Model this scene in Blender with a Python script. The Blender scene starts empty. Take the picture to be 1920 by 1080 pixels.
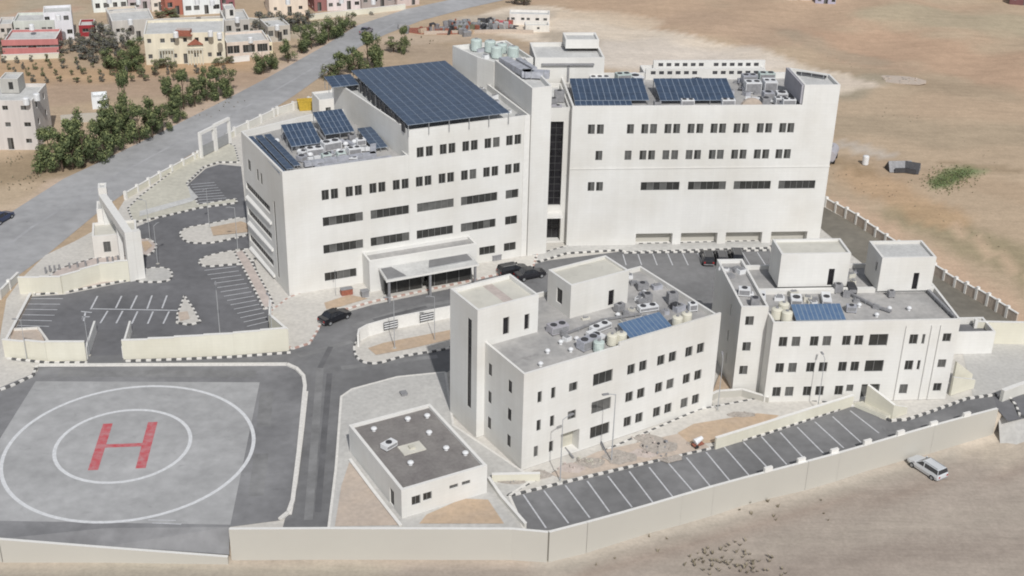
import bpy, bmesh, math, random
import numpy as np
from mathutils import Vector, Matrix
from mathutils.geometry import tessellate_polygon
random.seed(7); rng=np.random.default_rng(7)
S=bpy.context.scene; COL=S.collection
# ------------------------------------------------------------------ camera (survey of the photograph)
FOC=2450.0; TH=math.radians(26.5); RL=math.radians(1.4); CAMH=82.0
cR,sR,cT,sT=math.cos(RL),math.sin(RL),math.cos(TH),math.sin(TH)
RV=Vector((cR,sR*sT,sR*cT)); UV=Vector((-sR,cR*sT,cR*cT)); FV=Vector((0,cT,-sT))
cam=bpy.data.objects.new("camera",bpy.data.cameras.new("camera")); COL.objects.link(cam)
cam.matrix_world=Matrix(((RV[0],UV[0],-FV[0],0),(RV[1],UV[1],-FV[1],0),(RV[2],UV[2],-FV[2],CAMH),(0,0,0,1)))
cam.data.sensor_width=36; cam.data.lens=FOC/1920*36; cam.data.clip_end=9000; cam.data.clip_start=1
S.camera=cam
def at(px,py,z=0.0):
    "surveyed ground point: photo position -> world point at height z"
    u=(px-960)/FOC; v=(540-py)/FOC
    d=FV+RV*u+UV*v; t=(z-CAMH)/d.z
    return Vector((d.x*t,d.y*t,z))
# ------------------------------------------------------------------ light
SUN_AZ=math.radians(-76.0); SUN_EL=math.radians(45)
W=bpy.data.worlds.new("World"); S.world=W; W.use_nodes=True
nt=W.node_tree; bg=nt.nodes["Background"]; sky=nt.nodes.new("ShaderNodeTexSky")
sky.sky_type='NISHITA'; sky.sun_disc=False; sky.sun_elevation=SUN_EL
sky.sun_rotation=math.radians(90)-SUN_AZ; sky.dust_density=2.5; sky.altitude=800
hs=nt.nodes.new('ShaderNodeHueSaturation'); hs.inputs['Saturation'].default_value=.45; nt.links.new(sky.outputs[0],hs.inputs['Color']); nt.links.new(hs.outputs[0],bg.inputs[0]); bg.inputs[1].default_value=0.092
sd=Vector((math.cos(SUN_AZ)*math.cos(SUN_EL),math.sin(SUN_AZ)*math.cos(SUN_EL),math.sin(SUN_EL)))
sl=bpy.data.objects.new("sun",bpy.data.lights.new("sun",'SUN')); COL.objects.link(sl)
sl.data.energy=2.95; sl.data.angle=math.radians(0.9); sl.data.color=(1.0,.975,.94)
sl.rotation_euler=sd.to_track_quat('Z','Y').to_euler(); sl.location=(0,0,150)
S.view_settings.view_transform='Standard'; S.view_settings.look='None'; S.view_settings.exposure=0
S.cycles.filter_width=1.9; S.cycles.max_bounces=5; S.cycles.diffuse_bounces=3; S.cycles.glossy_bounces=2; S.cycles.transparent_max_bounces=4
# ------------------------------------------------------------------ materials
def srgb(r,g,b):
    f=lambda c:(c/255/12.92) if c/255<=.04045 else ((c/255+.055)/1.055)**2.4
    return (f(r),f(g),f(b))
def mat(name,rgb,rough=.85,var=.12,scale=1.5,streak=False,metal=0,rgb2=None,detail=5,bump=0,spec=None,coat=0,fine=0):
    "procedural: base colour broken up by noise at two scales; streak = vertical weathering"
    m=bpy.data.materials.new(name); m.use_nodes=True; N=m.node_tree.nodes; L=m.node_tree.links
    b=N["Principled BSDF"]; b.inputs["Roughness"].default_value=rough; b.inputs["Metallic"].default_value=metal
    if spec is not None: b.inputs["Specular IOR Level"].default_value=spec
    if coat: b.inputs["Coat Weight"].default_value=coat
    tc=N.new("ShaderNodeTexCoord"); n=N.new("ShaderNodeTexNoise"); n.inputs["Scale"].default_value=scale; n.inputs["Detail"].default_value=detail
    n.inputs["Roughness"].default_value=.6
    if streak:
        mp=N.new("ShaderNodeMapping"); mp.inputs["Scale"].default_value=(1.6,1.6,.12); L.new(tc.outputs["Object"],mp.inputs[0]); L.new(mp.outputs[0],n.inputs[0])
    else: L.new(tc.outputs["Object"],n.inputs[0])
    r=N.new("ShaderNodeValToRGB"); r.color_ramp.elements[0].position=.3; r.color_ramp.elements[1].position=.7
    lo=rgb2 if rgb2 else tuple(c*(1-var) for c in rgb); hi=rgb if rgb2 else tuple(min(.95,c*(1+var*.6)) for c in rgb)
    r.color_ramp.elements[0].color=(*lo,1); r.color_ramp.elements[1].color=(*hi,1)
    L.new(n.outputs[0],r.inputs[0]); out=r.outputs[0]
    if fine:
        n2=N.new("ShaderNodeTexNoise"); n2.inputs["Scale"].default_value=fine; n2.inputs["Detail"].default_value=3; L.new(tc.outputs["Object"],n2.inputs[0])
        mr=N.new("ShaderNodeMapRange"); mr.inputs[1].default_value=.3; mr.inputs[2].default_value=.7; mr.inputs[3].default_value=.9; mr.inputs[4].default_value=1.08
        L.new(n2.outputs[0],mr.inputs[0]); mx=N.new("ShaderNodeMix"); mx.data_type='RGBA'; mx.blend_type='MULTIPLY'; mx.inputs[0].default_value=1
        L.new(out,mx.inputs[6]); L.new(mr.outputs[0],mx.inputs[7]); out=mx.outputs[2]
    if name.startswith(('asphalt','apron','pad_','highway','roof_')):
        for sc_,lo_,p0,p1 in ((.55,.80,.60,.72),(.045,.86,.45,.62)):
            n4=N.new("ShaderNodeTexNoise"); n4.inputs["Scale"].default_value=sc_; n4.inputs["Detail"].default_value=7; n4.inputs["Roughness"].default_value=.7; n4.inputs["Distortion"].default_value=.6; L.new(tc.outputs["Object"],n4.inputs[0])
            m4=N.new("ShaderNodeMapRange"); m4.inputs[1].default_value=p0; m4.inputs[2].default_value=p1; m4.inputs[3].default_value=1; m4.inputs[4].default_value=lo_; L.new(n4.outputs[0],m4.inputs[0])
            x4=N.new("ShaderNodeMix"); x4.data_type='RGBA'; x4.blend_type='MULTIPLY'; x4.inputs[0].default_value=1; L.new(out,x4.inputs[6]); L.new(m4.outputs[0],x4.inputs[7]); out=x4.outputs[2]
    L.new(out,b.inputs["Base Color"])
    if bump:
        bp=N.new("ShaderNodeBump"); bp.inputs[0].default_value=bump; L.new(n.outputs[0],bp.inputs["Height"]); L.new(bp.outputs[0],b.inputs["Normal"])
    return m
def stone(name,rgb,dark=.93):
    "pale ashlar cladding: faint courses, block-to-block tone and rain streaks"
    m=mat(name,rgb,.8,.035,.7,streak=True); N=m.node_tree.nodes; L=m.node_tree.links; b=N["Principled BSDF"]
    src=b.inputs["Base Color"].links[0].from_socket
    geo=N.new("ShaderNodeTexCoord"); mp=N.new("ShaderNodeMapping"); mp.inputs["Rotation"].default_value=(math.radians(90),0,0)
    sx=N.new("ShaderNodeSeparateXYZ"); cx=N.new("ShaderNodeCombineXYZ"); ad=N.new("ShaderNodeMath")
    L.new(geo.outputs["Object"],sx.inputs[0]); L.new(sx.outputs[0],ad.inputs[0]); L.new(sx.outputs[1],ad.inputs[1])
    L.new(ad.outputs[0],cx.inputs[0]); L.new(sx.outputs[2],cx.inputs[1])
    br=N.new("ShaderNodeTexBrick"); br.inputs["Scale"].default_value=1; br.inputs["Brick Width"].default_value=1.1; br.inputs["Row Height"].default_value=.42
    br.inputs["Mortar Size"].default_value=.02; br.inputs["Mortar"].default_value=(dark-.05,)*3+(1,); br.inputs["Color1"].default_value=(1,1,1,1); br.inputs["Color2"].default_value=(.955,.952,.945,1)
    L.new(cx.outputs[0],br.inputs[0]); mx=N.new("ShaderNodeMix"); mx.data_type='RGBA'; mx.blend_type='MULTIPLY'; mx.inputs[0].default_value=.45
    L.new(src,mx.inputs[6]); L.new(br.outputs[0],mx.inputs[7])
    # broad dusty patches
    n3=N.new("ShaderNodeTexNoise"); n3.inputs["Scale"].default_value=.11; n3.inputs["Detail"].default_value=4; L.new(geo.outputs["Object"],n3.inputs[0])
    r3=N.new("ShaderNodeValToRGB"); r3.color_ramp.elements[0].color=(.90,.885,.86,1); r3.color_ramp.elements[0].position=.35; r3.color_ramp.elements[1].color=(1,1,1,1); r3.color_ramp.elements[1].position=.6
    L.new(n3.outputs[0],r3.inputs[0]); m2=N.new("ShaderNodeMix"); m2.data_type='RGBA'; m2.blend_type='MULTIPLY'; m2.inputs[0].default_value=1
    L.new(mx.outputs[2],m2.inputs[6]); L.new(r3.outputs[0],m2.inputs[7]); L.new(m2.outputs[2],b.inputs["Base Color"])
    return m
M={}
M['stone']=stone('pale_stone',(.74,.735,.71)); M['stone2']=stone('warm_stone',(.73,.71,.675)); M['cream']=stone('cream_stone',(.72,.70,.60))
M['trim']=mat('trim',(.76,.75,.72),.8,.06,2)
M['roofc']=mat('roof_concrete',(.49,.475,.455),.9,.30,.22,rgb2=(.33,.325,.32),fine=1.6); M['roofd']=mat('roof_felt',(.28,.265,.25),.9,.22,.35,rgb2=(.185,.17,.165),fine=3)
M['roofcream']=mat('roof_cream_screed',(.64,.62,.55),.9,.08,.6); M['rooflight']=mat('roof_light',(.60,.60,.585),.9,.14,.5,fine=3)
M['glass']=mat('window_glass',(.045,.045,.043),.25,.35,.7,spec=.5); M['glass2']=mat('window_glass_blind',(.13,.13,.125),.3,.3,.8,spec=.4)
M['glassd']=mat('curtain_glass',(.02,.019,.022),.2,.6,.9,spec=.5)
M['frame']=mat('aluminium_frame',(.20,.20,.195),.5,.1,5); M['framed']=mat('dark_frame',(.07,.07,.07),.5,.1,5)
M['asphalt']=mat('asphalt',(.205,.205,.208),.92,.22,.12,fine=.9); M['asphaltd']=mat('asphalt_dark',(.175,.175,.183),.92,.24,.12,fine=.8)
M['asphaltb']=mat('asphalt_dusty',(.215,.198,.165),.95,.16,.1,fine=.8)
M['highway']=mat('highway_asphalt',(.41,.41,.415),.9,.16,.05,fine=.5)
M['pad']=mat('pad_concrete',(.42,.42,.42),.9,.13,.13,fine=.7); M['apron']=mat('apron_asphalt',(.17,.17,.175),.95,.35,.07,rgb2=(.31,.31,.315),fine=.8)
M['paint']=mat('white_paint',(.56,.57,.59),.8,.22,2.2); M['paintw']=mat('white_paint_bright',(.68,.69,.70),.8,.14,2.2)
M['red']=mat('red_paint',(.52,.045,.06),.8,.55,1.1,rgb2=(.50,.26,.27))
M['pave']=mat('pavement',(.60,.575,.53),.9,.08,.2,fine=2.0); M['pavegrey']=mat('pavement_grey',(.53,.52,.495),.9,.08,.15,fine=2)
M['pavebeige']=mat('pavement_beige',(.56,.54,.46),.9,.1,.15,fine=1.5); M['pavepink']=mat('pavement_pink',(.53,.46,.42),.9,.16,.4,fine=2)
M['soil']=mat('soil_orange',(.53,.40,.28),1,.25,.4,rgb2=(.47,.37,.28),fine=2); M['soilp']=mat('soil_pale',(.54,.45,.37),1,.18,.3,rgb2=(.49,.42,.36),fine=2)
M['kw']=mat('kerb_white',(.72,.70,.66),.9,.12,3); M['kb']=mat('kerb_black',(.12,.12,.12),.9,.3,3); M['kr']=mat('kerb_red',(.50,.33,.28),.9,.2,3)
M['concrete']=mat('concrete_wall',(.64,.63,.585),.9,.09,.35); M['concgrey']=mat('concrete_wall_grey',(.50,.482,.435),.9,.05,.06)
M['pv']=mat('solar_cell',(.052,.080,.130),.3,.28,1.1,spec=.7); M['pvf']=mat('solar_frame',(.31,.36,.43),.5,.1,4); M['pvb']=mat('solar_thermal_blue',(.075,.14,.26),.35,.3,1.2,rgb2=(.13,.20,.30),spec=.6)
M['steel']=mat('galvanised_steel',(.38,.39,.40),.45,.15,3,metal=.3); M['duct']=mat('duct_insulation',(.42,.43,.47),.55,.25,1.5); M['white']=mat('white_equipment',(.74,.75,.76),.5,.08,3)
M['dark']=mat('dark_equipment',(.06,.06,.065),.7,.3,2); M['grey']=mat('grey_equipment',(.28,.28,.29),.7,.25,2); M['lilac']=mat('lilac_grey_and_shade',(.42,.41,.44),.8,.1,1)
M['tankg']=mat('tank_green',(.52,.60,.57),.5,.15,2); M['pole']=mat('lamp_pole_paint',(.40,.41,.42),.5,.1,3)
M['bark']=mat('bark',(.12,.085,.06),.95,.3,6)
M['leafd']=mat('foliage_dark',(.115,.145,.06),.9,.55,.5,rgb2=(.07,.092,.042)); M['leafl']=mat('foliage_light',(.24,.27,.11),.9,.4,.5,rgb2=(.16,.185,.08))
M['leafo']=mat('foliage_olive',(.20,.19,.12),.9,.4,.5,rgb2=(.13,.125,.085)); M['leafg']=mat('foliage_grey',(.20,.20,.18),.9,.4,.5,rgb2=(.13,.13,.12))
M['scrub']=mat('dry_scrub',(.30,.26,.19),1,.3,.4,rgb2=(.22,.19,.14))
M['tyre']=mat('tyre_rubber',(.03,.03,.03),.9,.2,8); M['carglass']=mat('car_glass',(.03,.033,.04),.12,.2,2,spec=.8)
M['lightr']=mat('tail_lens',(.40,.03,.03),.3,.1,3); M['lightw']=mat('head_lens',(.7,.7,.68),.2,.1,3)
M['yellow']=mat('yellow_steel',(.55,.38,.05),.6,.2,3); M['rust']=mat('rusty_red',(.33,.12,.08),.8,.3,3)
M['rock']=mat('rubble',(.42,.38,.34),.95,.3,3)
def house_mat(n,rgb): 
    if n not in M: M[n]=mat(n,rgb,.9,.14,.5,streak=True)
    return M[n]
# ------------------------------------------------------------------ mesh builder and object helpers
class MB:
    def __init__(s): s.v=[]; s.f=[]; s.m=[]; s.mats=[]
    def mi(s,m):
        m=M[m] if isinstance(m,str) else m
        if m not in s.mats: s.mats.append(m)
        return s.mats.index(m)
    def face(s,pts,m):
        k=len(s.v); s.v+=[tuple(p) for p in pts]; s.f.append(tuple(range(k,k+len(pts)))); s.m.append(s.mi(m)); return s
    def box(s,x0,x1,y0,y1,z0,z1,m,T=None,top=None):
        P=[(x0,y0,z0),(x1,y0,z0),(x1,y1,z0),(x0,y1,z0),(x0,y0,z1),(x1,y0,z1),(x1,y1,z1),(x0,y1,z1)]
        if T is not None: P=[tuple(T@Vector(p)) for p in P]
        k=len(s.v); s.v+=P
        for q in ((0,3,2,1),(4,5,6,7),(0,1,5,4),(1,2,6,5),(2,3,7,6),(3,0,4,7)):
            s.f.append(tuple(k+i for i in q)); s.m.append(s.mi(top if (top and q==(4,5,6,7)) else m))
        return s
    def prism(s,poly,z0,z1,m,top=None):
        poly=[Vector((p[0],p[1],0)) for p in poly]
        if sum(poly[i].x*poly[(i+1)%len(poly)].y-poly[(i+1)%len(poly)].x*poly[i].y for i in range(len(poly)))<0: poly=poly[::-1]
        n=len(poly)
        for t in tessellate_polygon([poly]):
            a,b,c=[poly[i] for i in t]
            if (b-a).cross(c-a).z<0: b,c=c,b
            s.face([(p.x,p.y,z1) for p in (a,b,c)],top or m)
        if z0 is not None:
            for i in range(n):
                a,b=poly[i],poly[(i+1)%n]; s.face([(a.x,a.y,z0),(b.x,b.y,z0),(b.x,b.y,z1),(a.x,a.y,z1)],m)
        return s
    def tube(s,p,q,r0,r1,n,m,caps=True):
        p,q=Vector(p),Vector(q); d=(q-p).normalized(); a=d.orthogonal().normalized(); b=d.cross(a); k=len(s.v)
        for c,r in ((p,r0),(q,r1)):
            for i in range(n):
                t=2*math.pi*i/n; s.v.append(tuple(c+(a*math.cos(t)+b*math.sin(t))*r))
        for i in range(n):
            j=(i+1)%n; s.f.append((k+i,k+j,k+n+j,k+n+i)); s.m.append(s.mi(m))
        if caps: s.f.append(tuple(k+n+i for i in range(n))); s.m.append(s.mi(m)); s.f.append(tuple(k+i for i in range(n))[::-1]); s.m.append(s.mi(m))
        return s
    def dome(s,c,r,h,m,n=10):
        rings=[(r*math.cos(t),h*math.sin(t)) for t in (0,.5,1.0,1.35)]
        k=len(s.v)
        for rr,zz in rings:
            for i in range(n): s.v.append((c[0]+rr*math.cos(6.2832*i/n),c[1]+rr*math.sin(6.2832*i/n),c[2]+zz))
        for q in range(3):
            for i in range(n):
                j=(i+1)%n; s.f.append((k+q*n+i,k+q*n+j,k+q*n+n+j,k+q*n+n+i)); s.m.append(s.mi(m))
        s.f.append(tuple(k+3*n+i for i in range(n))); s.m.append(s.mi(m)); return s
    def mesh(s,name):
        me=bpy.data.meshes.new(name); me.from_pydata(s.v,[],s.f)
        for m in s.mats: me.materials.append(m)
        me.polygons.foreach_set("material_index",s.m); me.update(); return me
    def build(s,name,parent=None):
        o=bpy.data.objects.new(name,s.mesh(name)); COL.objects.link(o)
        if parent: o.parent=parent
        return o
def tag(o,label,cat,group=None):
    o['label']=label; o['category']=cat
    if group: o['group']=group
    return o
def thing(name,label,cat,loc=(0,0,0),rot=0,group=None):
    o=bpy.data.objects.new(name,None); COL.objects.link(o); o.location=loc; o.rotation_euler=(0,0,rot); o.empty_display_size=.5
    return tag(o,label,cat,group)
def struct(name,mb): o=mb.build(name); o['kind']='structure'; return o
def stuffo(o,label,cat): o['kind']='stuff'; return tag(o,label,cat)
def inst(o_src,parent=None,loc=None,rot=None,sc=None,name=None):
    c=o_src.copy(); COL.objects.link(c)
    if parent is not None: c.parent=parent
    if loc is not None: c.location=loc
    if rot is not None: c.rotation_euler=(0,0,rot)
    if sc is not None: c.scale=sc if hasattr(sc,'__len__') else (sc,)*3
    return c
def dup(root,loc,rot=0,label=None,sc=None):
    r=inst(root,None,loc,rot,sc)
    if label: r['label']=label
    for ch in [c for c in root.children]:
        c=ch.copy(); COL.objects.link(c); c.parent=r
        for g in ch.children: d=g.copy(); COL.objects.link(d); d.parent=c
    return r
# wall with real openings: a->b (local xy), outward normal to the right of a->b
def wall(mb,a,b,z0,z1,holes=(),m='stone',depth=.22):
    a=Vector((a[0],a[1])); b=Vector((b[0],b[1])); L=(b-a).length; d=(b-a)/L; n=Vector((d.y,-d.x))
    xs=sorted({0,L,*[h[0] for h in holes],*[h[1] for h in holes]}); zs=sorted({z0,z1,*[h[2] for h in holes],*[h[3] for h in holes]})
    P=lambda s,z,o=0:(a.x+d.x*s-n.x*o,a.y+d.y*s-n.y*o,z)
    inside=lambda x,z:any(h[0]<x<h[1] and h[2]<z<h[3] for h in holes)
    # merge cells along x for lean meshes
    for j in range(len(zs)-1):
        zc=(zs[j]+zs[j+1])/2; i=0
        while i<len(xs)-1:
            if inside((xs[i]+xs[i+1])/2,zc): i+=1; continue
            k=i
            while k<len(xs)-1 and not inside((xs[k]+xs[k+1])/2,zc): k+=1
            mb.face([P(xs[i],zs[j]),P(xs[k],zs[j]),P(xs[k],zs[j+1]),P(xs[i],zs[j+1])],m); i=k
    for h in holes:
        x0,x1,h0,h1=h[:4]; dp=h[4] if len(h)>4 else depth
        mb.face([P(x0,h0),P(x1,h0),P(x1,h0,dp),P(x0,h0,dp)],'trim'); mb.face([P(x0,h1),P(x0,h1,dp),P(x1,h1,dp),P(x1,h1)],m)
        mb.face([P(x0,h0),P(x0,h0,dp),P(x0,h1,dp),P(x0,h1)],m); mb.face([P(x1,h0),P(x1,h1),P(x1,h1,dp),P(x1,h0,dp)],m)
_wc={}
def winmesh(w,h,kind,panes):
    k=(round(w,2),round(h,2),kind,panes)
    if k in _wc: return _wc[k]
    mb=MB(); g={'d':'glass','l':'glass2','c':'glassd'}[kind[0]]; f='frame' if kind[0]!='c' else 'framed'
    # local: x along wall from 0..w, y outward negative, z 0..h
    for i in range(panes):
        gg=g if not (panes>1 and random.random()<.2 and kind[0]!='c') else 'glass2'
        mb.face([(w*i/panes,.05,0),(w*(i+1)/panes,.05,0),(w*(i+1)/panes,.05,h),(w*i/panes,.05,h)],gg)
    t=.05
    mb.box(0,w,0,.045,0,t,f).box(0,w,0,.045,h-t,h,f).box(0,t,0,.045,t,h-t,f).box(w-t,w,0,.045,t,h-t,f)
    for i in range(1,panes): mb.box(w*i/panes-.03,w*i/panes+.03,0,.045,t,h-t,f)
    if len(kind)>1:
        for r in range(1,int(kind[1:])): mb.box(t,w-t,.002,.047,h*r/int(kind[1:])-.03,h*r/int(kind[1:])+.03,f)
    _wc[k]=mb.mesh('window'); return _wc[k]
def windows(parent,a,b,holes,depth=.22,name='window',kinds='dddddl'):
    a=Vector((a[0],a[1])); b=Vector((b[0],b[1])); d=(b-a).normalized(); n=Vector((d.y,-d.x)); ang=math.atan2(d.y,d.x)
    for h in holes:
        if len(h)>5 and h[5]=='none': continue
        w=h[1]-h[0]; hh=h[3]-h[2]; kind=h[5] if len(h)>5 else random.choice(kinds); dp=h[4] if len(h)>4 else depth
        panes=max(1,round(w/.95)) if w>1.6 else (2 if w>.9 else 1)
        o=bpy.data.objects.new(name,winmesh(w,hh,kind,panes)); COL.objects.link(o); o.parent=parent
        p=a+d*h[0]-n*(dp-.06); o.location=(p.x,p.y,h[2]); o.rotation_euler=(0,0,ang)
def block(parent,poly,z0,z1,holes={},par=.9,m='stone',roof='roofc',name='wall',th=.28,skip=()):
    "walls round a polygon (counter-clockwise local xy), parapet, flat roof as its own part; holes[i] = openings on edge i"
    mb=MB(); n=len(poly); P=[Vector((p[0],p[1])) for p in poly]
    # inner offset polygon for the parapet
    I=[]
    for i in range(n):
        p0,p1,p2=P[i-1],P[i],P[(i+1)%n]; d1=(p1-p0).normalized(); d2=(p2-p1).normalized(); n1=Vector((-d1.y,d1.x)); n2=Vector((-d2.y,d2.x))
        bis=(n1+n2); I.append(p1+bis*(th/max(.3,bis.dot(n1))))
    for i in range(n):
        a,b=P[i],P[(i+1)%n]
        if i in skip: continue
        wall(mb,a,b,z0,z1,holes.get(i,()),m)
        windows(parent,a,b,holes.get(i,()))
    for i in range(n):
        j=(i+1)%n
        mb.face([(*P[i],z1),(*P[j],z1),(*I[j],z1),(*I[i],z1)],'trim'); mb.face([(*I[j],z1-par),(*I[i],z1-par),(*I[i],z1),(*I[j],z1)],m)
    o=mb.build(name,parent)
    MB().prism(I,None,z1-par,roof).build('roof',parent)
    return o
def rect(u0,u1,v0,v1): return [(u0,v0),(u1,v0),(u1,v1),(u0,v1)]
def W_(us,z,w,h,*ex): return [(u-w/2,u+w/2,z-h/2,z+h/2,*ex) for u in us]
def Sx(pairs,z,h): return [(a,b,z-h/2,z+h/2) for a,b in pairs]
def rel(holes,du): return [(h[0]-du,h[1]-du,*h[2:]) for h in holes]
# a sheet of ground from photo-surveyed outline
def sheet(name,pts,z,m,kind='structure'):
    mb=MB(); mb.prism([at(*p) for p in pts],None,z,m); return struct(name,mb)
def smooth(pts,closed=False,k=4):
    "Catmull-Rom through px points"
    P=[Vector(p) for p in pts]; n=len(P); out=[]
    rngi=range(n) if closed else range(n-1)
    for i in rngi:
        p0=P[(i-1)%n] if closed or i>0 else P[i]; p1=P[i]; p2=P[(i+1)%n]; p3=P[(i+2)%n] if closed or i+2<n else P[i+1]
        for j in range(k):
            t=j/k; out.append(tuple(.5*((2*p1)+(p2-p0)*t+(2*p0-5*p1+4*p2-p3)*t*t+(3*p1-p0-3*p2+p3)*t**3)))
    if not closed: out.append(tuple(P[-1]))
    return out
def kerb(pts,z0=0,h=.17,w=.28,colors=('kw','kb'),seg=.62,world=False,name='kerb'):
    P=[(Vector(p) if world else at(*p)) for p in pts]; mb=MB(); run=0; idx=0
    for a,b in zip(P,P[1:]):
        a2=Vector((a.x,a.y)); b2=Vector((b.x,b.y)); L=(b2-a2).length
        if L<1e-4: continue
        d=(b2-a2)/L; n=Vector((-d.y,d.x))*w/2; s=0
        while s<L-1e-6:
            e=min(L,s+(seg-run)); p=a2+d*s; q=a2+d*e; c=colors[idx%len(colors)]
            hh=h+(.006 if idx%2 else 0)
            k=len(mb.v)
            for r in (p-n,q-n,q+n,p+n): mb.v.append((r.x,r.y,z0))
            for r in (p-n,q-n,q+n,p+n): mb.v.append((r.x,r.y,z0+hh))
            for f in ((4,5,6,7),(0,1,5,4),(2,3,7,6),(1,2,6,5),(3,0,4,7)): mb.f.append(tuple(k+i for i in f)); mb.m.append(mb.mi(c))
            run+=e-s
            if run>=seg-1e-6: run=0; idx+=1
            s=e
    return struct(name,mb)
_ic=[0]
def island(pts,top='pave',h=.15,k=3,smoothit=True,colors=('kw','kb'),name='island'):
    _ic[0]+=1; h=h+.0045*_ic[0]
    pp=smooth(pts,True,k) if smoothit else pts
    P=[at(*p) for p in pp]; mb=MB(); mb.prism(P,.0,h-.02,'kw',top); struct(name,mb)
    kerb(pp+[pp[0]],0,h,colors=colors)
def lines(segs,w=.14,z=.010,m='paint',name='parking_lines',world=False):
    mb=MB()
    for a,b in segs:
        a=Vector(a) if world else at(*a); b=Vector(b) if world else at(*b); d=Vector((b.x-a.x,b.y-a.y)).normalized(); n=Vector((-d.y,d.x))*w/2
        mb.face([(a.x-n.x,a.y-n.y,z),(b.x-n.x,b.y-n.y,z),(b.x+n.x,b.y+n.y,z),(a.x+n.x,a.y+n.y,z)],m)
    return struct(name,mb)
def lerp2(a,b,t): return (a[0]+(b[0]-a[0])*t,a[1]+(b[1]-a[1])*t)
# ================================================================== GROUND
ZO=-2.6                                  # dirt outside the retaining wall lies lower than the site
def wall_y(x):
    xs=[-400,-50.5,-28,2.7,4.4,58.1,62.0,75,400]; ys=[98,105.1,106.3,107.4,107.4,133.4,135.5,141,141]
    return np.interp(x,xs,ys)
def terrain():
    xs=np.concatenate([[-4000,-2000,-900,-500,-350,-260],np.arange(-220,236,2.0),[270,350,500,900,2000,4000]])
    ts=np.concatenate([[-160,-90,-60,-45,-35],np.arange(-28,0,2.0),[-.02]]); tb=np.concatenate([[.02],np.arange(2,262,2.0),[290,340,420,560,800,1200,2000,4000]])
    X=[];
    V=[];C=[]
    T=np.concatenate([ts,tb]); nx,nz=len(xs),len(T)
    gx,gt=np.meshgrid(xs,T); gy=wall_y(gx)+gt
    base=np.where(gt<0,ZO,-.10)
    # east of the site the dirt lot climbs back to the field level
    g=np.clip((gx-59)/3,0,1); base=np.where(gt<0,ZO+(2.35)*g*np.clip((gt+14)/14,0,1),base)
    base=np.where((gt>=0)&(gt<6.5)&(gx<-27.2),-2.5,base)
    und=.5*np.sin(gx*.043+1.3)*np.sin(gy*.051)+.35*np.sin(gx*.11+gy*.07)+.25*np.sin(gx*.21-gy*.17)
    msk=np.clip((gx-78)/30,0,1)*np.clip((gy-170)/30,0,1); msk=np.maximum(msk,np.clip((gy-245)/40,0,1)*np.clip((gx-10)/20,0,1))
    base=base+und*msk*1.2+np.clip(gy-330,0,3000)*.02*np.clip((gx-20)/60,0,1)
    fr_=np.clip((-gt-3)/6,0,1)*(gt<0); base=base+und*.35*fr_
    # ---- albedo painted in broad patches
    def lin(c): return np.array(srgb(*c))
    col=np.zeros((nz,nx,3)); col[:]=lin((188,168,144))
    def blend(w,c): 
        nonlocal col; col=col*(1-w[...,None])+lin(c)*w[...,None]
    left=np.clip((-gx+20)/20,0,1); blend(left*.8,(184,164,140))
    blend(np.clip((2-gt)/3,0,1),(170,159,148)); blend(np.clip((-gt-6)/18,0,1)*.6,(172,161,149))
    def stroke(pts,width,c,op=1,soft=.5,z=0,wb=1):
        P=[at(*p,z) for p in pts]; d=np.full(gx.shape,1e9)
        for a,b in zip(P,P[1:] if len(P)>1 else P):
            dx,dy=b.x-a.x,b.y-a.y; L2=max(dx*dx+dy*dy,1e-6); t=np.clip(((gx-a.x)*dx+(gy-a.y)*dy)/L2,0,1)
            d=np.minimum(d,np.hypot(gx-a.x-t*dx,gy-a.y-t*dy))
        wob=1+wb*(.15*np.sin(gx*.31+gy*.12)+.12*np.sin(gy*.43-gx*.19))
        w=np.clip((width*wob-d)/(width*soft)+.0,0,1); blend(w*w*(3-2*w)*op,c)
    # right-hand fields
    stroke([(1150,12),(1330,35),(1500,30),(1700,25)],26,(190,164,140),.8)
    stroke([(1300,40),(1500,70),(1650,110)],13,(184,160,138),.7)
    stroke([(1600,80),(1750,95),(1950,150)],17,(189,160,136),.85)
    stroke([(1700,30),(1960,50)],14,(180,168,144),.8); stroke([(1480,60),(1540,90),(1640,110)],5,(172,158,138),.6)
    stroke([(1560,130),(1700,150),(1900,175)],7,(168,150,128),.6); stroke([(1750,200),(1960,210)],10,(188,164,140),.5)
    stroke([(1580,230),(1760,250),(1960,260)],9,(172,156,134),.7); stroke([(1570,170),(1640,150)],6,(160,152,134),.7)
    stroke([(1700,400),(1850,470),(1960,520)],7,(156,145,118),.8); stroke([(1640,310),(1800,340),(1960,370)],6,(178,156,132),.6)
    stroke([(1600,330),(1680,370),(1760,410)],6,(190,160,128),.7); stroke([(1560,300),(1620,320)],3,(140,120,92),.5)
    stroke([(1580,390),(1700,460),(1830,540),(1960,640)],5,(200,174,150),.9); stroke([(1780,420),(1900,500),(1960,540)],1.5,(206,180,154),.7)
    stroke([(1765,345),(1790,325),(1815,318)],2.6,(104,132,84),.85); stroke([(1740,300),(1900,320)],1.5,(150,132,108),.6)
    stroke([(1590,270),(1660,290)],2.5,(196,186,174),.8)
    # pale haul road behind the hospital
    stroke([(1010,40),(1100,62),(1250,98),(1350,118)],16,(218,204,186),1,.12,0,.15); stroke([(1350,118),(1450,135),(1530,150)],10,(216,202,184),1,.15,0,.15); stroke([(1530,150),(1575,154),(1630,158)],3.2,(212,198,182),.9,.4,0,.2)
    stroke([(1060,25),(1200,40)],7,(210,192,170),.8); stroke([(1150,100),(1350,118)],16,(214,203,190),1)
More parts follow.
